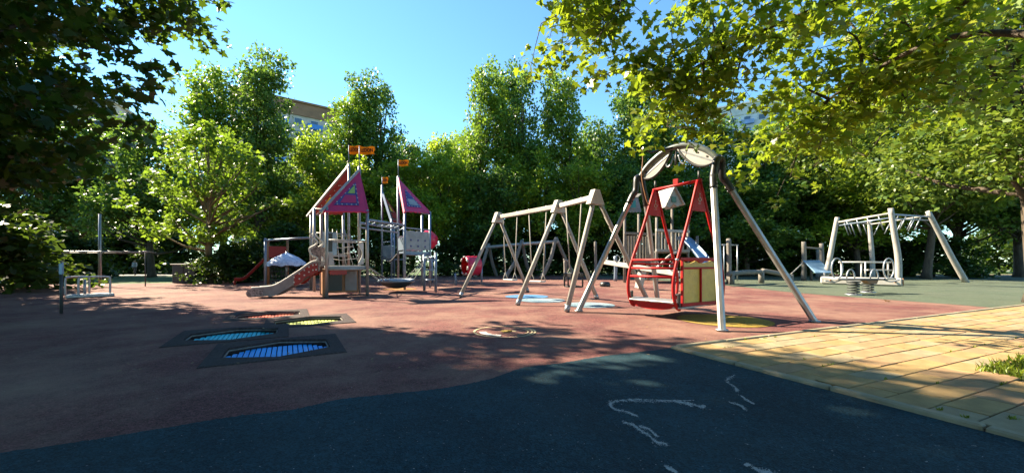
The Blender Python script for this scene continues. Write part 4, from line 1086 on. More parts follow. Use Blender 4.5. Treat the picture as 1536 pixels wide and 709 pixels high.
# slide with stone-printed toe and red dotted upper side
SD = Vector((-1, -.16, 0)).normalized(); SN = Vector((SD.y, -SD.x, 0)); SN = SN if SN.y < 0 else -SN
s0 = FL.lerp(BL, .45) + Vector((-.05, 0, 0))
prof = [(0.0, .86), (.25, .82), (.6, .60), (1.0, .36), (1.30, .20), (1.55, .14), (1.85, .12), (2.02, .11)]
pc = curve([s0 + SD * x * .87 + Vector((0, 0, z)) for x, z in prof], 5)
bed = MB(); hw = .24
P_ = []
for p in pc: P_ += [p + SN * hw, p - SN * hw]
bed._add(P_, [(2 * i, 2 * i + 1, 2 * i + 3, 2 * i + 2) for i in range(len(pc) - 1)], True)
bed.build('slide_bed', M['steel'], castle)
for s in (1, -1):
    tops_ = [p + Vector((0, 0, .15)) for p in pc]; bots = [p + Vector((0, 0, -.13 if i < len(pc) - 11 else -.09)) for i, p in enumerate(pc)]
    for b in bots: b.z = max(b.z, .015)
    e = pc[-1]; nose = [e + SD * (.13 * math.sin(R(a))) + Vector((0, 0, .05 + .115 * math.cos(R(a)) - .035)) for a in (15, 45, 75, 105, 135, 160)]
    sd = MB().prism([p + SN * s * hw for p in tops_ + nose + bots[::-1]], SN, .035).build('slide_side', M['slide_grey'], castle)
    k0 = len(pc) - 12
    MB().prism([p + SN * s * (hw + .024) for p in [q + Vector((0, 0, -.02)) for q in tops_[k0 + 3:]] + [q * 1 for q in nose] + bots[:k0 + 2:-1]], SN, .012).build('stone_toe', M['slide_stone'], sd)
    red = [p + SN * s * (hw + .024) for p in [q + Vector((0, 0, -.05)) for q in tops_[1:13]] + [q + Vector((0, 0, -.06 + .03 * math.sin(i * 1.2))) for i, q in enumerate(bots[1:13])][::-1]]
    MB().prism(red, SN, .012).build('dotted_panel', M['panel_red'], sd)
    dt = MB()
    for i in range(2, 13, 2):
        for q in (.06, -.08): 
            c = pc[i] + Vector((0, 0, q)) + SN * s * (hw + .028); dt.tube([c, c + SN * s * .01], .022, 8)
    dt.build('dot', M['white'], sd)
    MB().tube([p + SN * s * hw + Vector((0, 0, .01)) for p in tops_], .026, 8).build('slide_rim', M['panel_white'], sd)
    r0 = s0 + SN * s * hw
    MB().tube(curve([r0 + SD * .12 + Vector((0, 0, .98)), r0 + SD * .06 + Vector((0, 0, 1.1)), r0 + SD * .22 + Vector((0, 0, 1.2)), r0 + SD * .27 + Vector((0, 0, 1.36)), r0 + SD * .12 + Vector((0, 0, 1.46)), r0 + SD * .06 + Vector((0, 0, 1.56)), r0 + SD * .22 + Vector((0, 0, 1.72)), r0 + SD * .25 + Vector((0, 0, 1.82))], 5), .024, 8).build('curled_rail', M['white'], castle)
    MB().prism([r0 + SD * x + Vector((0, 0, z)) for x, z in ((-.04, .9), (.10, .95), (.06, 1.1), (.2, 1.2), (.24, 1.34), (.1, 1.42), (-.04, 1.42))], SN, .025).build('side_shield', M['slide_stone'], castle)
# horizontal monkey bar to the left with its own post
lp = V(398, 432, 14.6); lp.z = 0
post(lp, 1.86, 'blue_steel'); rail(lp, Q4, 1.8, 1.85, r=.04, m='blue_steel')
# dish seat slung between the towers
dc = Vector((-3.88, 13.0, .36))
dish = empty('dish_net', dc, 'shallow round rope dish slung between the castle towers', 'net swing')
MB().tube([dc + Vector((.56 * math.cos(a), .56 * math.sin(a), 0)) for a in [2 * math.pi * k / 32 for k in range(32)]], .05, 8, closed=True).build('rim', M['blue_steel'], dish)
MB().lathe(dc, [(.55, -.02), (.46, -.13), (.30, -.22), (.12, -.26), (0, -.265)], 24).build('net_bowl', M['rope_dark'], dish)
for p, z in ((FR, .86), (BR, .9), (P2, 1.28), (G(636.5, 436), .95)):
    a = p + Vector((0, 0, z)); e = (a - dc); e.z = 0; e.normalize()
    for q in (-.18, .18):
        ee = Vector((e.x * math.cos(q) - e.y * math.sin(q), e.x * math.sin(q) + e.y * math.cos(q), 0))
        MB().tube([a, dc + ee * .56], .013, 6).build('rope', M['rope'], dish)
# sagging rope bridge in the middle tower
br = MB().tube(curve([P4 + Vector((0, 0, 1.32)), P4.lerp(S2, .5) + Vector((0, 0, 1.0)), S2 + Vector((0, 0, 1.25))], 6), .03, 6).build('bridge_rope', M['rope_dark'], castle)
panel(S1, S2, 1.15, 1.75, 'blue_steel'); panel(S2, S3, 1.15, 1.75, 'grey_panel')

# ------------------------------------------------------------------ small things near the castle
# carousel with net and scalloped pale blue canopy
cc = gz(430, 15.8)
cr_ = empty('net_carousel', cc, 'small net carousel under a scalloped pale blue canopy left of the castle', 'carousel')
MB().tube([cc, cc + Vector((0, 0, 1.42))], .04, 10).build('pole', M['steel'], cr_)
can = MB(); n = 24; P_ = [cc + Vector((0, 0, 1.38))]
for k in range(n):
    a = 2 * math.pi * k / n; P_.append(cc + Vector((.40 * math.cos(a), .40 * math.sin(a), 1.19)))
for k in range(n):
    a = 2 * math.pi * k / n; P_.append(cc + Vector((.70 * math.cos(a), .70 * math.sin(a), .96)))
for k in range(n):
    a = 2 * math.pi * k / n; P_.append(cc + Vector((.72 * math.cos(a), .72 * math.sin(a), .85 - .05 * (k % 3 == 1))))
can._add(P_, [(0, 1 + k, 1 + (k + 1) % n) for k in range(n)] + [(1 + k, 1 + n + k, 1 + n + (k + 1) % n, 1 + (k + 1) % n) for k in range(n)] + [(1 + n + k, 1 + 2 * n + k, 1 + 2 * n + (k + 1) % n, 1 + n + (k + 1) % n) for k in range(n)], True)
can.build('canopy', M['canopy_blue'], cr_)
for k in range(14):
    a = 2 * math.pi * k / 14; MB().tube([cc + Vector((.62 * math.cos(a), .62 * math.sin(a), .95)), cc + Vector((.5 * math.cos(a), .5 * math.sin(a), .12))], .011, 5).build('net_rope', M['rope_dark'], cr_)
for z in (.25, .42, .6, .78):
    r = .5 + .12 * (z - .12) / .83; MB().tube([cc + Vector((r * math.cos(a), r * math.sin(a), z)) for a in [2 * math.pi * k / 28 for k in range(28)]], .011, 5, closed=True).build('net_rope', M['rope_dark'], cr_)
MB().lathe(cc, [(0, .16), (.5, .16), (.52, .12), (.5, .08), (0, .08)], 28).build('floor_disc', M['dark_grey'], cr_)

# red slide with its little tower
rs = empty('red_slide', gz(390, 17), 'dark red plastic slide with a small orange tower at the left', 'slide')
a0, a1 = gz(352, 16.6), gz(402, 17.2)
pth = curve([a0 + Vector((0, 0, .16)), a0.lerp(a1, .3) + Vector((0, 0, .22)), a0.lerp(a1, .7) + Vector((0, 0, .75)), a1 + Vector((0, 0, 1.15))], 6)
sdv = (a1 - a0).normalized(); sn = Vector((-sdv.y, sdv.x, 0)); P_ = []
bed = MB()
for p in pth: P_ += [p + sn * .22 + Vector((0, 0, .12)), p + sn * .2, p - sn * .2, p - sn * .22 + Vector((0, 0, .12))]
bed._add(P_, [(4 * i + j, 4 * i + j + 1, 4 * i + j + 5, 4 * i + j + 4) for i in range(len(pth) - 1) for j in range(3)], True)
bed.build('chute', M['panel_red'], rs)
for s in (-1, 1): MB().tube([p + sn * s * .22 + Vector((0, 0, .12)) for p in pth], .025, 6).build('rim', M['panel_red'], rs)
MB().tube([a0 + Vector((0, 0, 0)), a0 + Vector((0, 0, .16))], .05, 8).build('support', M['panel_red'], rs)
for dx in (0, .75):
    for s in (-1, 1):
        p = a1 + sdv * dx + sn * s * .35; MB().tube([p, p + Vector((0, 0, 2.0))], .05, 8).build('post', M['wood_orange'], rs)
MB().box(a1 + sdv * .37 + Vector((0, 0, 1.08)), (.8, .75, .06), sdv, sn, .01).build('platform', M['wood_orange'], rs)
for s in (-1, 1): MB().box(a1 + sdv * .37 + sn * s * .35 + Vector((0, 0, 1.42)), (.7, .03, .5), sdv, sn).build('side_panel', M['panel_red'], rs)

# red crawl drum on posts
dr = gz(703, 16.5)
dm = empty('crawl_drum', dr, 'red ribbed drum with a white scalloped mouth left of the timber swing', 'play drum')
dn = Vector((-.85, -.5, 0)).normalized(); c = dr + Vector((.1, 0, .82))
MB().lathe(c, [(.36, .3), (.40, .28), (.42, .1), (.40, .08), (.42, -.1), (.40, -.12), (.42, -.3), (.36, -.36), (.2, -.4), (0, -.4)], 24, dn).build('shell', M['pink_plastic'], dm)
MB().lathe(c, [(.35, .29), (.33, .0), (.3, -.3), (0, -.32)], 24, dn).build('lining', M['red'], dm)
sc_ = MB()
axx = dn.orthogonal().normalized(); ayy = dn.cross(axx)
for k in range(14):
    a = 2 * math.pi * k / 14
    if k % 2: sc_.tube([c + dn * .31 + (axx * math.cos(a + t) + ayy * math.sin(a + t)) * .375 for t in (-.2, 0, .2)], .035, 6)
sc_.build('mouth_trim', M['white'], dm)
for s, h in ((-1, .5), (1, .9)): 
    p = dr + dn * -s * .3 + Vector((.28 * s, 0, 0)); MB().tube([p, p + Vector((0, 0, h))], .045, 8).build('post', M['blue_steel'], dm)
# ------------------------------------------------------------------ long pale seesaw behind the wheelchair swing
sw = empty('seesaw', gz(965, 14.2), 'long cream timber seesaw with hoop handles behind the arched swing', 'seesaw')
e0, e1 = V(902, 392, 15.6), V(1020, 411, 12.6)
MB().beam(e0, e1, .15, .17, bev=.015).build('beam', M['wood_cream'], sw)
mid = e0.lerp(e1, .55)
MB().box(Vector((mid.x, mid.y, mid.z / 2 - .04)), (.22, .22, mid.z - .1), e1 - e0, None, .02).build('block', M['wood_cream'], sw)
MB().tube([mid + Vector((-.12, -.1, -.1)), mid + Vector((.12, .1, -.1))], .05, 8).build('pivot', M['black'], sw)
sdn = (e1 - e0).normalized(); ssn = Vector((-sdn.y, sdn.x, 0)).normalized()
for t in (.06, .24, .74, .92):
    c = e0.lerp(e1, t) + Vector((0, 0, .08))
    MB().tube([c + ssn * (.14 * math.cos(a)) + Vector((0, 0, .12 + .13 * math.sin(a))) for a in [R(k) for k in range(-70, 251, 20)]], .018, 6).build('hoop_handle', M['steel'], sw)
tb = e0 + Vector((.15, 0, 0)); MB().lathe(Vector((tb.x, tb.y, 0)), [(.2, 0), (.22, .08), (.17, .18), (0, .2)], 16).build('bumper', M['black'], sw)

# ------------------------------------------------------------------ timber playhouse with slide
ph_ = empty('timber_playhouse', gz(985, 19), 'weathered timber playhouse tower with pale gabled roof and blue slide', 'playhouse')
def wpost(px, d, z, r=.07, m='wood_grey', lean=0):
    p = gz(px, d); return MB().tube([p, p + Vector((lean * .5, 0, z * .5)), p + Vector((lean, 0, z))], [r, r * .95, r * .9], 8).build('post', M[m], ph_)
for px, d, z in ((937, 18.5, 3.3), (958, 19.6, 3.4), (985, 17.6, 3.0), (1008, 18.6, 3.6), (972, 20.4, 3.4), (1032, 19.6, 3.0), (1046, 18.2, 2.2)): wpost(px, d, z)
# main gable roof: ridge runs away to the left, left slope lit
rA, rB = V(984, 289, 18.6), V(1013, 280, 17.6); eL1, eL0 = V(1003, 314, 17.1), V(976, 313, 18.1)
drop = Vector((0, 0, -1)); rn = (rB - rA).normalized()
sideR = Vector((1, .2, 0)); gz_dir = rn.cross(Vector((0, 0, 1))).normalized()
if gz_dir.x < 0: gz_dir = -gz_dir
eR1 = rB + gz_dir * (.62) + Vector((0, 0, -.78)); eR0 = rA + gz_dir * .62 + Vector((0, 0, -.78))
eL1 = rB - gz_dir * .62 + Vector((0, 0, -.98)); eL0 = rA - gz_dir * .62 + Vector((0, 0, -.98))
NSH = 6
for (r0, r1, q0, q1, nm) in ((rA, rB, eL0, eL1, 'l'), (rA, rB, eR0, eR1, 'r')):
    n = (r1 - r0).cross(q0 - r0).normalized(); n = n if n.z > 0 else -n
    for k in range(NSH):                                      # overlapping roof boards
        t0, t1 = k / NSH, (k + 1) / NSH + .02
        pts = [r0.lerp(q0, t0), r1.lerp(q1, t0), r1.lerp(q1, t1), r0.lerp(q0, t1)]
        pts = [p + n * (.015 + (.02 if i > 1 else 0)) for i, p in enumerate(pts)]
        MB().prism(pts, n, .03).build('roof_board', M['wood_cream'], ph_)
gb = (rB - eL1.lerp(eR1, .5)); ins = rn * -.12
gbl = MB().prism([rB + ins + Vector((0, 0, -.06)), eL1 + ins + gz_dir * .08 + Vector((0, 0, .1)), eL1.lerp(eR1, .3) + ins + Vector((0, 0, -.02)), eL1.lerp(eR1, .5) + ins + Vector((0, 0, .12)), eL1.lerp(eR1, .7) + ins + Vector((0, 0, -.02)), eR1 + ins - gz_dir * .08 + Vector((0, 0, .06))], rn, .05).build('gable', M['wood_pale'], ph_)
gc = (rB + eL1 + eR1) / 3 + ins + rn * .04 + Vector((0, 0, .02))
MB().box(gc, (.30, .03, .26), gz_dir, rn, .0).build('gable_window', pmat('dark_green_paint', (.05, .14, .08), None, 8, 3, .5), gbl)
# second, smaller roof on the left with scalloped eaves
lA, lB = V(934, 318, 18.7), V(962, 318, 18.9); lp = V(949, 296, 18.8)
hem = [lA.lerp(lB, k / 12) + Vector((0, 0, -.05 * (k % 2) + .02)) for k in range(13)]
blu = pmat('blue_grey_boards', (.16, .20, .24), (.10, .13, .17), 6, 5, .6)
g2 = MB().prism(hem + [V(957, 297, 18.9), V(942, 298, 18.8)], (0, 1, 0), .06).build('gable', blu, ph_)
MB().box(V(948, 306, 18.68), (.36, .04, .34), None, None).build('gable_window', pmat('teal_paint', (.02, .22, .24), None, 8, 3, .5), g2)
MB().prism([V(957, 296, 18.86), V(942, 296.5, 18.76), V(947, 291, 20.2), V(962, 291, 20.4)], (0, 0, 1), .05).build('roof_board', M['wood_grey'], ph_)
# slatted walls, platforms, rails
for k in range(9):
    px = 939 + 4.4 * k; p = gz(px, 18.5 + .12 * k)
    MB().box(p + Vector((0, 0, 1.62)), (.10, .03, 1.25), (1, .35, 0), None, .005).build('slat', M['wood_grey'], ph_)
for k in range(8):
    px = 988 + 5.2 * k; p = gz(px, 17.8 + .1 * k)
    MB().box(p + Vector((0, 0, 1.95)), (.10, .03, .8), (1, .35, 0), None, .005).build('slat', M['wood_pale'], ph_)
for (p0, d0, p1, d1, z, m) in ((936, 18.4, 986, 19.4, 2.35, 'wood_grey'), (936, 18.4, 986, 19.4, 1.0, 'wood_grey'), (984, 17.5, 1034, 18.5, 2.42, 'wood_cream'), (984, 17.5, 1034, 18.5, 1.5, 'wood_pale')):
    MB().beam(gz(p0, d0) + Vector((0, 0, z)), gz(p1, d1) + Vector((0, 0, z)), .08, .12, bev=.01).build('rail', M[m], ph_)
MB().prism([gz(985, 17.6) + Vector((0, 0, 1.45)), gz(1032, 18.5) + Vector((0, 0, 1.45)), gz(1030, 20) + Vector((0, 0, 1.45)), gz(975, 19.5) + Vector((0, 0, 1.45))], (0, 0, 1), .08).build('platform', M['wood_grey'], ph_)
MB().prism([gz(937, 18.5) + Vector((0, 0, 1.0)), gz(985, 18) + Vector((0, 0, 1.0)), gz(975, 20.4) + Vector((0, 0, 1.0)), gz(945, 20.4) + Vector((0, 0, 1.0))], (0, 0, 1), .08).build('platform', M['wood_grey'], ph_)
MB().tube(curve([gz(962, 17.6) + Vector((0, 0, .5)), gz(985, 17) + Vector((0, 0, .75)), gz(1004, 16.9) + Vector((0, 0, 1.25)), gz(1015, 17.2) + Vector((0, 0, 1.4))], 5), .05, 8).build('ramp_log', M['wood_pale'], ph_)
sl = [gz(1022, 18.0) + Vector((0, 0, 2.0)), gz(1030, 17.7) + Vector((0, 0, 1.9)), gz(1050, 16.8) + Vector((0, 0, 1.25)), gz(1066, 16.1) + Vector((0, 0, .62)), gz(1078, 15.8) + Vector((0, 0, .42))]
sl = curve(sl, 5); sdv = (sl[-1] - sl[0]); sdv.z = 0; sdv.normalize(); sn = Vector((-sdv.y, sdv.x, 0)); P_ = []
bed = MB()
for p in sl: P_ += [p + sn * .26 + Vector((0, 0, .14)), p + sn * .24, p - sn * .24, p - sn * .26 + Vector((0, 0, .14))]
bed._add(P_, [(4 * i + j, 4 * i + j + 1, 4 * i + j + 5, 4 * i + j + 4) for i in range(len(sl) - 1) for j in range(3)], True)
bed.build('slide_chute', M['slide_blue'], ph_)
for s in (-1, 1): MB().tube([p + sn * s * .26 + Vector((0, 0, .14)) for p in sl], .025, 6).build('slide_rim', M['blue_steel'], ph_)
MB().tube([sl[-1] + Vector((0, 0, -.02)), Vector((sl[-1].x, sl[-1].y, 0))], .05, 8).build('slide_foot', M['steel'], ph_)

# ------------------------------------------------------------------ single posts in the middle distance
def bollard(name, px, d, z, r, m, label, cat, cap=None, group=None):
    p = gz(px, d); root = empty(name, p, label, cat, group)
    MB().tube(curve([p, p + Vector((.02, 0, z * .5)), p + Vector((0, 0, z))], 4), r, 10).build('shaft', M[m], root)
    if cap: MB().box(p + Vector((.03, 0, z + .02)), (r * 2.8, r * 2.4, .05), (1, 0, -.35), None, .01).build('cap', M[cap], root)
    else: MB().lathe(p + Vector((0, 0, z)), [(r, 0), (r * .8, .03), (0, .045)], 10).build('cap', M[m], root)
bollard('wooden_post', 847.5, 20, 1.05, .085, 'wood_grey', 'short grey post with a tilted pale cap right of the flat swing seats', 'post', 'panel_white')
bollard('wooden_post', 893, 22, 2.1, .08, 'wood_grey', 'taller grey timber post just left of the pale seesaw', 'post')
bollard('wooden_post', 923, 20, 1.25, .09, 'blue_steel', 'stubby blue-grey post behind the pale seesaw handles', 'post')
bollard('wooden_post', 1093, 17.5, 2.0, .10, 'wood_grey', 'grey log post standing right of the arched swing near post', 'post')

# low balance trail at the right
bt_ = empty('balance_trail', gz(1140, 17.5), 'low grey balance beam on stub posts behind the leaning swing leg', 'balance beam')
b0, b1, b2 = gz(1092, 17) + Vector((0, 0, .45)), gz(1142, 18) + Vector((0, 0, .52)), gz(1186, 18.6) + Vector((0, 0, .3))
log('beam', [b0, b0.lerp(b1, .5) + Vector((0, 0, .03)), b1], .11, .10, M['wood_grey'], bt_)
log('beam', [b1 + Vector((.1, .1, .06)), b1.lerp(b2, .5) + Vector((0, 0, .05)), b2], .10, .10, M['wood_grey'], bt_)
for p in (b0.lerp(b1, .1), b1, b2): MB().tube([Vector((p.x, p.y, 0)), Vector((p.x, p.y, p.z + .08))], .12, 10).build('stub', M['wood_grey'], bt_)
# small steel rail frame
rf = empty('goalpost', gz(1105, 20), 'thin steel goalpost rail beside the grey log post', 'rail')
a, b = gz(1086, 19.6), gz(1106, 20)
for p in (a, b): MB().tube([p, p + Vector((0, 0, 1.85))], .03, 8).build('upright', M['steel'], rf)
MB().tube([a + Vector((-.1, 0, 1.85)), b + Vector((.06, 0, 1.85))], .03, 8).build('crossbar', M['steel'], rf)
# short blue ramp between log posts
rp_ = empty('ramp_tower', gz(1215, 21), 'short blue ramp with log posts and ropes left of the climbing frame', 'play tower')
for px, d, z in ((1205.5, 20.5, 2.05), (1232, 21.5, 2.0), (1227, 23, 1.7)):
    p = gz(px, d); log('post', [p, p + Vector((.03, 0, z * .5)), p + Vector((0, 0, z))], .12, .10, M['wood_grey'], rp_)
MB().tube([gz(1205, 20.5) + Vector((0, 0, 1.75)), gz(1232, 21.5) + Vector((0, 0, 1.7))], .05, 8).build('rail', M['wood_grey'], rp_)
r0, r1 = gz(1217, 20.4) + Vector((0, 0, 1.05)), gz(1236, 19.4) + Vector((0, 0, .42))
MB().beam(r0, r1, .8, .06, bev=.01).build('ramp_board', M['slide_blue'], rp_)
MB().tube([gz(1205, 20.5) + Vector((0, 0, .95)), gz(1186, 19.8) + Vector((0, 0, .35))], .025, 6).build('rope', M['rope'], rp_)
MB().tube([Vector((r1.x, r1.y, 0)), r1], .06, 8).build('support', M['wood_pale'], rp_)
MB().tube([Vector((r0.x, r0.y, 0)), r0], .06, 8).build('support', M['wood_grey'], rp_)

# ------------------------------------------------------------------ log climbing frame at the right
lf = empty('log_climbing_frame', gz(1340, 18.5), 'log climbing frame of four leaning posts with overhead bars and hanging rungs', 'climbing frame')
nP, rP, lP, bP = gz(1348, 16.8), gz(1449, 18.6), gz(1237, 19.6), gz(1309, 22)
nT, rT, lT, bT = V(1336, 312, 16.8), V(1392, 317, 18.4), V(1256, 326, 19.6), V(1304, 330, 22)
for p, t, w in ((nP, nT, .25), (rP, rT, -.10), (lP, lT, .06), (bP, bT, .1)):
    log('post', [p, p.lerp(t, .35) + Vector((w * .4, 0, 0)), p.lerp(t, .7) + Vector((w * .15, 0, 0)), t], .125, .10, M['wood_pale'], lf, 12)
def bar(a, b, r=.03, m='steel', name='rail'): return MB().tube([a, b], r, 8).build(name, M[m], lf)
dz = Vector((0, 0, -.25)); dz2 = Vector((0, 0, -.42))
bar(lT + dz, nT + dz * .9, .045, 'wood_cream'); bar(lT + dz2, nT + dz2, .03, 'blue_steel')
bar(nT + dz * 1.1, rT + dz, .04, 'blue_steel'); bar(bT + dz, rT + dz * .8, .035, 'wood_cream'); bar(lT + dz * .9, bT + dz * .8, .035, 'steel'); bar(nT + dz2 * 1.1, rT + dz2, .03)
for i, (a, b) in enumerate(((lT, nT), (nT, rT), (bT, rT), (lT, bT))):
    for k in range(1, 5):
        p = a.lerp(b, k / 5) + dz * 1.1; sx = 1 if i in (0, 3) else -1
        MB().tube([p, p + Vector((sx * .26, .05, -.62))], .022, 6).build('hanging_rung', M['steel'], lf)
# the squared timber lying in front of it
tm = empty('timber_beam', gz(1290, 16.2), 'thick pale squared timber lying in front of the climbing frame', 'timber')
t0, t1 = gz(1231, 17.4) + Vector((0, 0, .17)), gz(1354, 15.6) + Vector((0, 0, .17))
MB().beam(t0, t1, .34, .32, bev=.05).build('log', M['wood_cream'], tm)
MB().tube([t1 - (t1 - t0).normalized() * .01, t1 + (t1 - t0).normalized() * .03], .15, 14).build('end_cap', M['wood_orange'], tm)
for t in (.12, .62, .9): MB().tube([t0.lerp(t1, t) + Vector((-.1, -.19, 0)), t0.lerp(t1, t) + Vector((-.1, -.165, 0))], .04, 10).build('bolt', M['wood_orange'], tm)
# metal table with rails behind the timber
mt_ = empty('rail_table', gz(1295, 18), 'white tubular railing table standing behind the squared timber', 'table')
for k, px in enumerate((1262, 1292, 1298, 1332)):
    for s in (0, .6):
        p = gz(px, 17.6 - k * .15 + s); MB().tube([p, p + Vector((0, 0, .98))], .03, 8).build('upright', M['white'], mt_)
for s in (0, .6):
    MB().tube([gz(1258, 17.7 + s) + Vector((0, 0, .97)), gz(1336, 17.1 + s) + Vector((0, 0, .97))], .035, 8).build('rail', M['white'], mt_)
MB().beam(gz(1300, 17.5) + Vector((0, 0, .62)), gz(1335, 17.2) + Vector((0, 0, .62)), .5, .05).build('shelf', M['panel_white'], mt_)

# ------------------------------------------------------------------ spring seesaw
ss = empty('spring_seesaw', G(1290, 441), 'spring seesaw with steel hoop handles on two coil springs at the right', 'seesaw')
sc0 = G(1280, 441.5); sc1 = G(1302, 438)
u = Vector((1, .12, 0)).normalized()
cen = (sc0 + sc1) / 2 + Vector((.05, 0, .44)); half = 1.15; vn = Vector((-u.y, u.x, 0))
MB().box(cen, (1.5, .30, .05), u, vn, .015).build('plank', M['dark_grey'], ss)
for s in (-1, 1):
    MB().box(cen + u * s * .86 + Vector((0, 0, .02)), (.36, .32, .05), u, vn, .02).build('seat', M['panel_white'], ss)
    c = cen + u * s * .92 + Vector((0, 0, .34))
    MB().tube([c + u * (.02 + .19 * math.cos(a)) + Vector((0, 0, .32 * math.sin(a))) + vn * .0 for a in [R(k) for k in range(0, 360, 15)]], .022, 8, closed=True).build('hoop_handle', M['steel'], ss)
    c = cen + u * s * .42 + Vector((0, 0, .05))
    MB().tube([c + u * (.14 * math.cos(a)) + Vector((0, 0, .26 * math.sin(a))) for a in [R(k) for k in range(-10, 191, 15)]], .02, 8).build('hoop_handle', M['steel'], ss)
    MB().tube(curve([c + u * s * .9 + Vector((0, 0, -.08)), c + u * s * .6 + Vector((0, 0, -.13)), c + u * s * .3 + Vector((0, 0, -.06))], 5), .018, 6).build('foot_rest', M['steel'], ss)
MB().prism([cen + u * .0 + Vector((0, 0, -.02)), cen + u * .45 + Vector((0, 0, -.02)), cen + u * .40 + Vector((0, 0, -.14)), cen + u * .18 + Vector((0, 0, -.14))], vn, .2).build('bracket', M['wood_orange'], ss)
for c in (sc0, sc1):
    pts = [c + Vector((.14 * math.cos(a), .14 * math.sin(a), .02 + .36 * a / (2 * math.pi * 4.5))) for a in [2 * math.pi * 4.5 * k / 72 for k in range(73)]]
    MB().tube(pts, .018, 6).build('coil_spring', M['dark_grey'], ss)
    MB().lathe(c, [(.2, 0), (.2, .02), (0, .022)], 16).build('spring_base', M['steel'], ss)
    MB().lathe(c + Vector((0, 0, .37)), [(0, 0), (.17, 0), (.17, .04), (0, .045)], 16).build('spring_cap', M['dark_grey'], ss)

# ------------------------------------------------------------------ ground trampolines
def trampoline(i, mat_m, label):
    (cx, cy), ang = TRAMP[i]; c = Vector((cx, cy, 0)); root = empty('ground_trampoline', c, label, 'trampoline', 'ground trampolines in the rubber tiles')
    ca, sa = math.cos(ang), math.sin(ang); n = TN
    def W(x, y, z): return c + Vector((x * ca - y * sa, x * sa + y * ca, z))
    def sqp(r, th):
        k = (th + R(45)) % R(90) - R(45); return r / math.cos(k)
    L0, L1 = hex_loop((cx, cy), ang, HEXR * .985), hex_loop((cx, cy), ang, HEXR * .95)
    P = []
    for side, z in ((.625, -.013), (.617, .0)):
        for k in range(n):
            th = 2 * math.pi * k / n; r = sqp(side, th); P.append(W(r * math.cos(th) * 1.06, r * math.sin(th), z))
    for L_, z in ((L0, .002), (L1, -.004), (L1, -.17)):
        P += [Vector((x, y, z)) for x, y in L_]
    fs = [(i_ * n + k, i_ * n + (k + 1) % n, (i_ + 1) * n + (k + 1) % n, (i_ + 1) * n + k) for i_ in range(4) for k in range(n)]
    MB()._add(P, fs).build('rubber_surround', M['tile_rubber'], root)
    L2 = hex_loop((cx, cy), ang, HEXR * .93)
    MB().tube([Vector((x, y, -.035)) for x, y in L2], .010, 6, closed=True).build('inner_rim', M['wood_grey'], root)
    MB()._add([Vector((x, y, -.16)) for x, y in hex_loop((cx, cy), ang, HEXR * .97)], [tuple(range(n))]).build('pit_base', M['black'], root)
    hr = HEXR * .92 * 1.12; nb = 21
    for k in range(nb):                                       # jumping mat of single rubber bars
        x = -hr + (k + .5) * 2 * hr / nb
        y = min(HEXR * .92 * .86 / 1.12 ** .5, (hr - abs(x)) * math.sqrt(3) / 1.12 ** 1.5)
        if y < .05: continue
        MB().box(W(x, 0, -.075), (2 * hr / nb * .82, 2 * y - .03, .02), (ca, sa, 0), (-sa, ca, 0), .004).build('mat_bar', M[mat_m], root)
trampoline(0, 'hex_blue', 'bright blue barred ground trampoline, the nearest of the four')
trampoline(1, 'hex_cyan', 'turquoise barred ground trampoline beside the bright blue one')
trampoline(2, 'hex_green', 'olive green barred ground trampoline behind the bright blue one')
trampoline(3, 'hex_red', 'orange red barred ground trampoline, the farthest of the four')

# ------------------------------------------------------------------ things at the left
pz = G(92, 470); pl_ = empty('marker_pole', pz, 'thin dark pole with a pale blue top at the far left', 'pole')
MB().tube([pz, pz + Vector((.0, 0, .75))], .024, 8).build('shaft', M['dark_grey'], pl_)
MB().box(pz + Vector((0, 0, .86)), (.06, .05, .22), None, None, .01).build('top_sleeve', M['slide_blue'], pl_)
hb = empty('handrail_set', G(140, 444), 'pair of bent steel handrails on a low base plate at the left', 'handrail')
bz0, bz1 = G(98, 446.5), G(170, 443)
MB().beam(bz0 + Vector((0, 0, .04)), bz1 + Vector((0, 0, .04)), .5, .08, bev=.015).build('base_plate', M['steel'], hb)
def ubar(a, b, z): return MB().tube(curve([a, a + Vector((0, 0, z * .82)), a.lerp(b, .1) + Vector((0, 0, z)), b.lerp(a, .1) + Vector((0, 0, z)), b + Vector((0, 0, z * .82)), b], 6), .026, 8).build('bent_rail', M['steel'], hb)
ubar(G(118, 446), G(165, 443.5), .56); ubar(G(98, 444), G(134, 441), .54)
MB().tube([G(127, 445), G(127, 445) + Vector((0, 0, .5))], .03, 8).build('upright', M['steel'], hb)
gp_ = empty('steel_pole', gz(150, 15.5), 'tall grey steel pole carrying a long thin crossbar at the left', 'pole')
p0 = gz(150, 15.5); MB().tube([p0, p0 + Vector((0, 0, 2.9))], .05, 10).build('shaft', M['steel'], gp_)
MB().tube([gz(68, 15.2) + Vector((0, 0, 1.42)), gz(222, 15.5) + Vector((0, 0, 1.38))], .016, 8).build('crossbar', M['steel'], gp_)
MB().tube([gz(68, 15.9) + Vector((0, 0, 1.36)), gz(222, 16.1) + Vector((0, 0, 1.34))], .025, 8).build('crossbar', M['dark_grey'], gp_)
for k in range(6):
    a = gz(78 + 27 * k, 15.25); MB().tube([a + Vector((0, 0, 1.41)), a + Vector((0, .6, 1.36))], .018, 6).build('rung', M['steel'], gp_)
MB().tube([gz(72, 15.3), gz(72, 15.3) + Vector((0, 0, 1.42))], .02, 8).build('leg', M['dark_grey'], gp_); MB().tube([gz(218, 15.6), gz(218, 15.6) + Vector((0, 0, 1.38))], .02, 8).build('leg', M['dark_grey'], gp_)
cb = empty('metal_cabinet', gz(283, 18.2), 'dark metal utility cabinet with a pale top beside the small lit tree', 'cabinet')
MB().box(gz(283, 18.2) + Vector((0, 0, .42)), (1.05, .6, .84), None, None, .02).build('body', M['dark_grey'], cb)
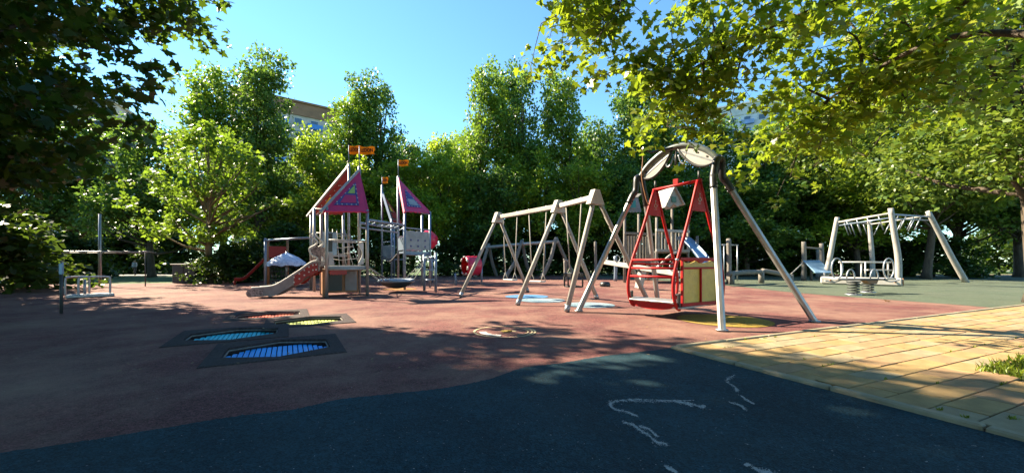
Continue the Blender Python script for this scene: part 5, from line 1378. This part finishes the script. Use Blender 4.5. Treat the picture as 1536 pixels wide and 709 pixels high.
MB().box(gz(283, 18.2) + Vector((0, 0, .865)), (1.15, .7, .05), None, None, .01).build('lid', M['panel_white'], cb)
MB().box(gz(283, 18.2) + Vector((.0, -.305, .42)), (.02, .015, .7), None, None).build('door_seam', M['black'], cb)

# bench with seated look and a small standing person on the lawn
def person(p, h, label):
    root = empty('person', p, label, 'person')
    s = h / 1.75
    V_ = [(0, 0, .95), (0, .0, 1.15), (0, .0, 1.40), (0, -.01, 1.50), (0, -.02, 1.60), (0, -.01, 1.70),
          (.19, 0, 1.40), (.25, -.02, 1.12), (.24, -.14, .90), (-.19, 0, 1.40), (-.26, .02, 1.12), (-.25, -.08, .90),
          (.10, 0, .90), (.11, -.06, .50), (.11, .02, .09), (.11, -.12, .04), (-.10, 0, .90), (-.11, .08, .50), (-.11, .16, .10), (-.11, .04, .04)]
    E_ = [(0, 1), (1, 2), (2, 3), (3, 4), (4, 5), (2, 6), (6, 7), (7, 8), (2, 9), (9, 10), (10, 11), (0, 12), (12, 13), (13, 14), (14, 15), (0, 16), (16, 17), (17, 18), (18, 19)]
    RD = [.15, .14, .15, .06, .095, .08, .065, .048, .035, .065, .048, .035, .09, .065, .04, .035, .09, .065, .04, .035]
    me = bpy.data.meshes.new('body'); me.from_pydata([(x * s, y * s, z * s) for x, y, z in V_], E_, [])
    o = bpy.data.objects.new('body', me); col.objects.link(o); o.parent = root
    sk = o.modifiers.new('skin', 'SKIN'); 
    for i, r in enumerate(RD): me.skin_vertices[0].data[i].radius = (r * s, r * s)
    me.skin_vertices[0].data[0].use_root = True
    o.modifiers.new('sub', 'SUBSURF').levels = 1; o.modifiers['sub'].render_levels = 1
    m = bpy.data.materials.new('clothes'); m.use_nodes = True; nt = m.node_tree
    tc = nt.nodes.new('ShaderNodeTexCoord'); sp = nt.nodes.new('ShaderNodeSeparateXYZ'); nt.links.new(tc.outputs['Object'], sp.inputs[0])
    cr = nt.nodes.new('ShaderNodeValToRGB'); cr.color_ramp.interpolation = 'CONSTANT'; e = cr.color_ramp.elements
    e[0].position = 0; e[0].color = (.02, .02, .03, 1); e[1].position = .55; e[1].color = (.55, .55, .58, 1); k = e.new(.835); k.color = (.35, .2, .14, 1); k = e.new(.94); k.color = (.04, .025, .015, 1)
    mp = nt.nodes.new('ShaderNodeMath'); mp.operation = 'DIVIDE'; mp.inputs[1].default_value = h; nt.links.new(sp.outputs[2], mp.inputs[0]); nt.links.new(mp.outputs[0], cr.inputs[0])
    nt.links.new(cr.outputs[0], nt.nodes['Principled BSDF'].inputs['Base Color']); me.materials.append(m)
    return root
person(gz(202, 27.5), 1.12, 'small person in a white top standing on the lawn at the left')

# fallen leaves
rng = np.random.default_rng(9)
lp_ = []
for q in range(260):
    px, py = rng.uniform(20, 1500), rng.uniform(425, 560); g = G(px, py); lp_.append((g.x, g.y, .006))
for q in range(70):
    a, b = rng.uniform(.1, 5), rng.uniform(.1, 4); g = K + U2 * a - U1 * b; lp_.append((g.x, g.y, .034))
dry = leaf_mat('dry_leaf', (.10, .05, .015), (.20, .11, .025), (.34, .22, .05), (.3, .2, .03), .2)
n = len(lp_); Pq = np.array(lp_); ang = rng.uniform(0, 6.28, n); s = rng.uniform(.018, .045, n)
sh_ = OVAL.copy(); sh_[:, 2] = np.array([0, .02, .015, .05, .03, .01])
Vv = np.zeros((n, 6, 3)); Vv[:, :, 0] = (np.cos(ang)[:, None] * sh_[None, :, 0] - np.sin(ang)[:, None] * sh_[None, :, 1]) * s[:, None]; Vv[:, :, 1] = (np.sin(ang)[:, None] * sh_[None, :, 0] + np.cos(ang)[:, None] * sh_[None, :, 1]) * s[:, None]; Vv[:, :, 2] = sh_[None, :, 2] * s[:, None] * 4
me = raw_mesh('fallen_leaves', (Vv + Pq[:, None, :]).reshape(-1, 3), np.full(n, 6), np.arange(n * 6), dry)
o = bpy.data.objects.new('fallen_leaves', me); col.objects.link(o); tag(o, 'small dry leaves scattered over the rubber and paving', 'leaves', kind='stuff')
yl = raw_mesh('fallen_leaf', (MAPLE * .17 + np.array([0, -.08, .02])) * np.array([1, 1, 1.5]), np.array([14]), np.arange(14), dry)
o = bpy.data.objects.new('fallen_leaf', yl); col.objects.link(o); o.location = G(1328, 452.5) + Vector((0, 0, .01)); o.rotation_euler = (.25, .15, 1.2)
tag(o, 'single yellow leaf lying on the red rubber below the spring seesaw', 'leaf')
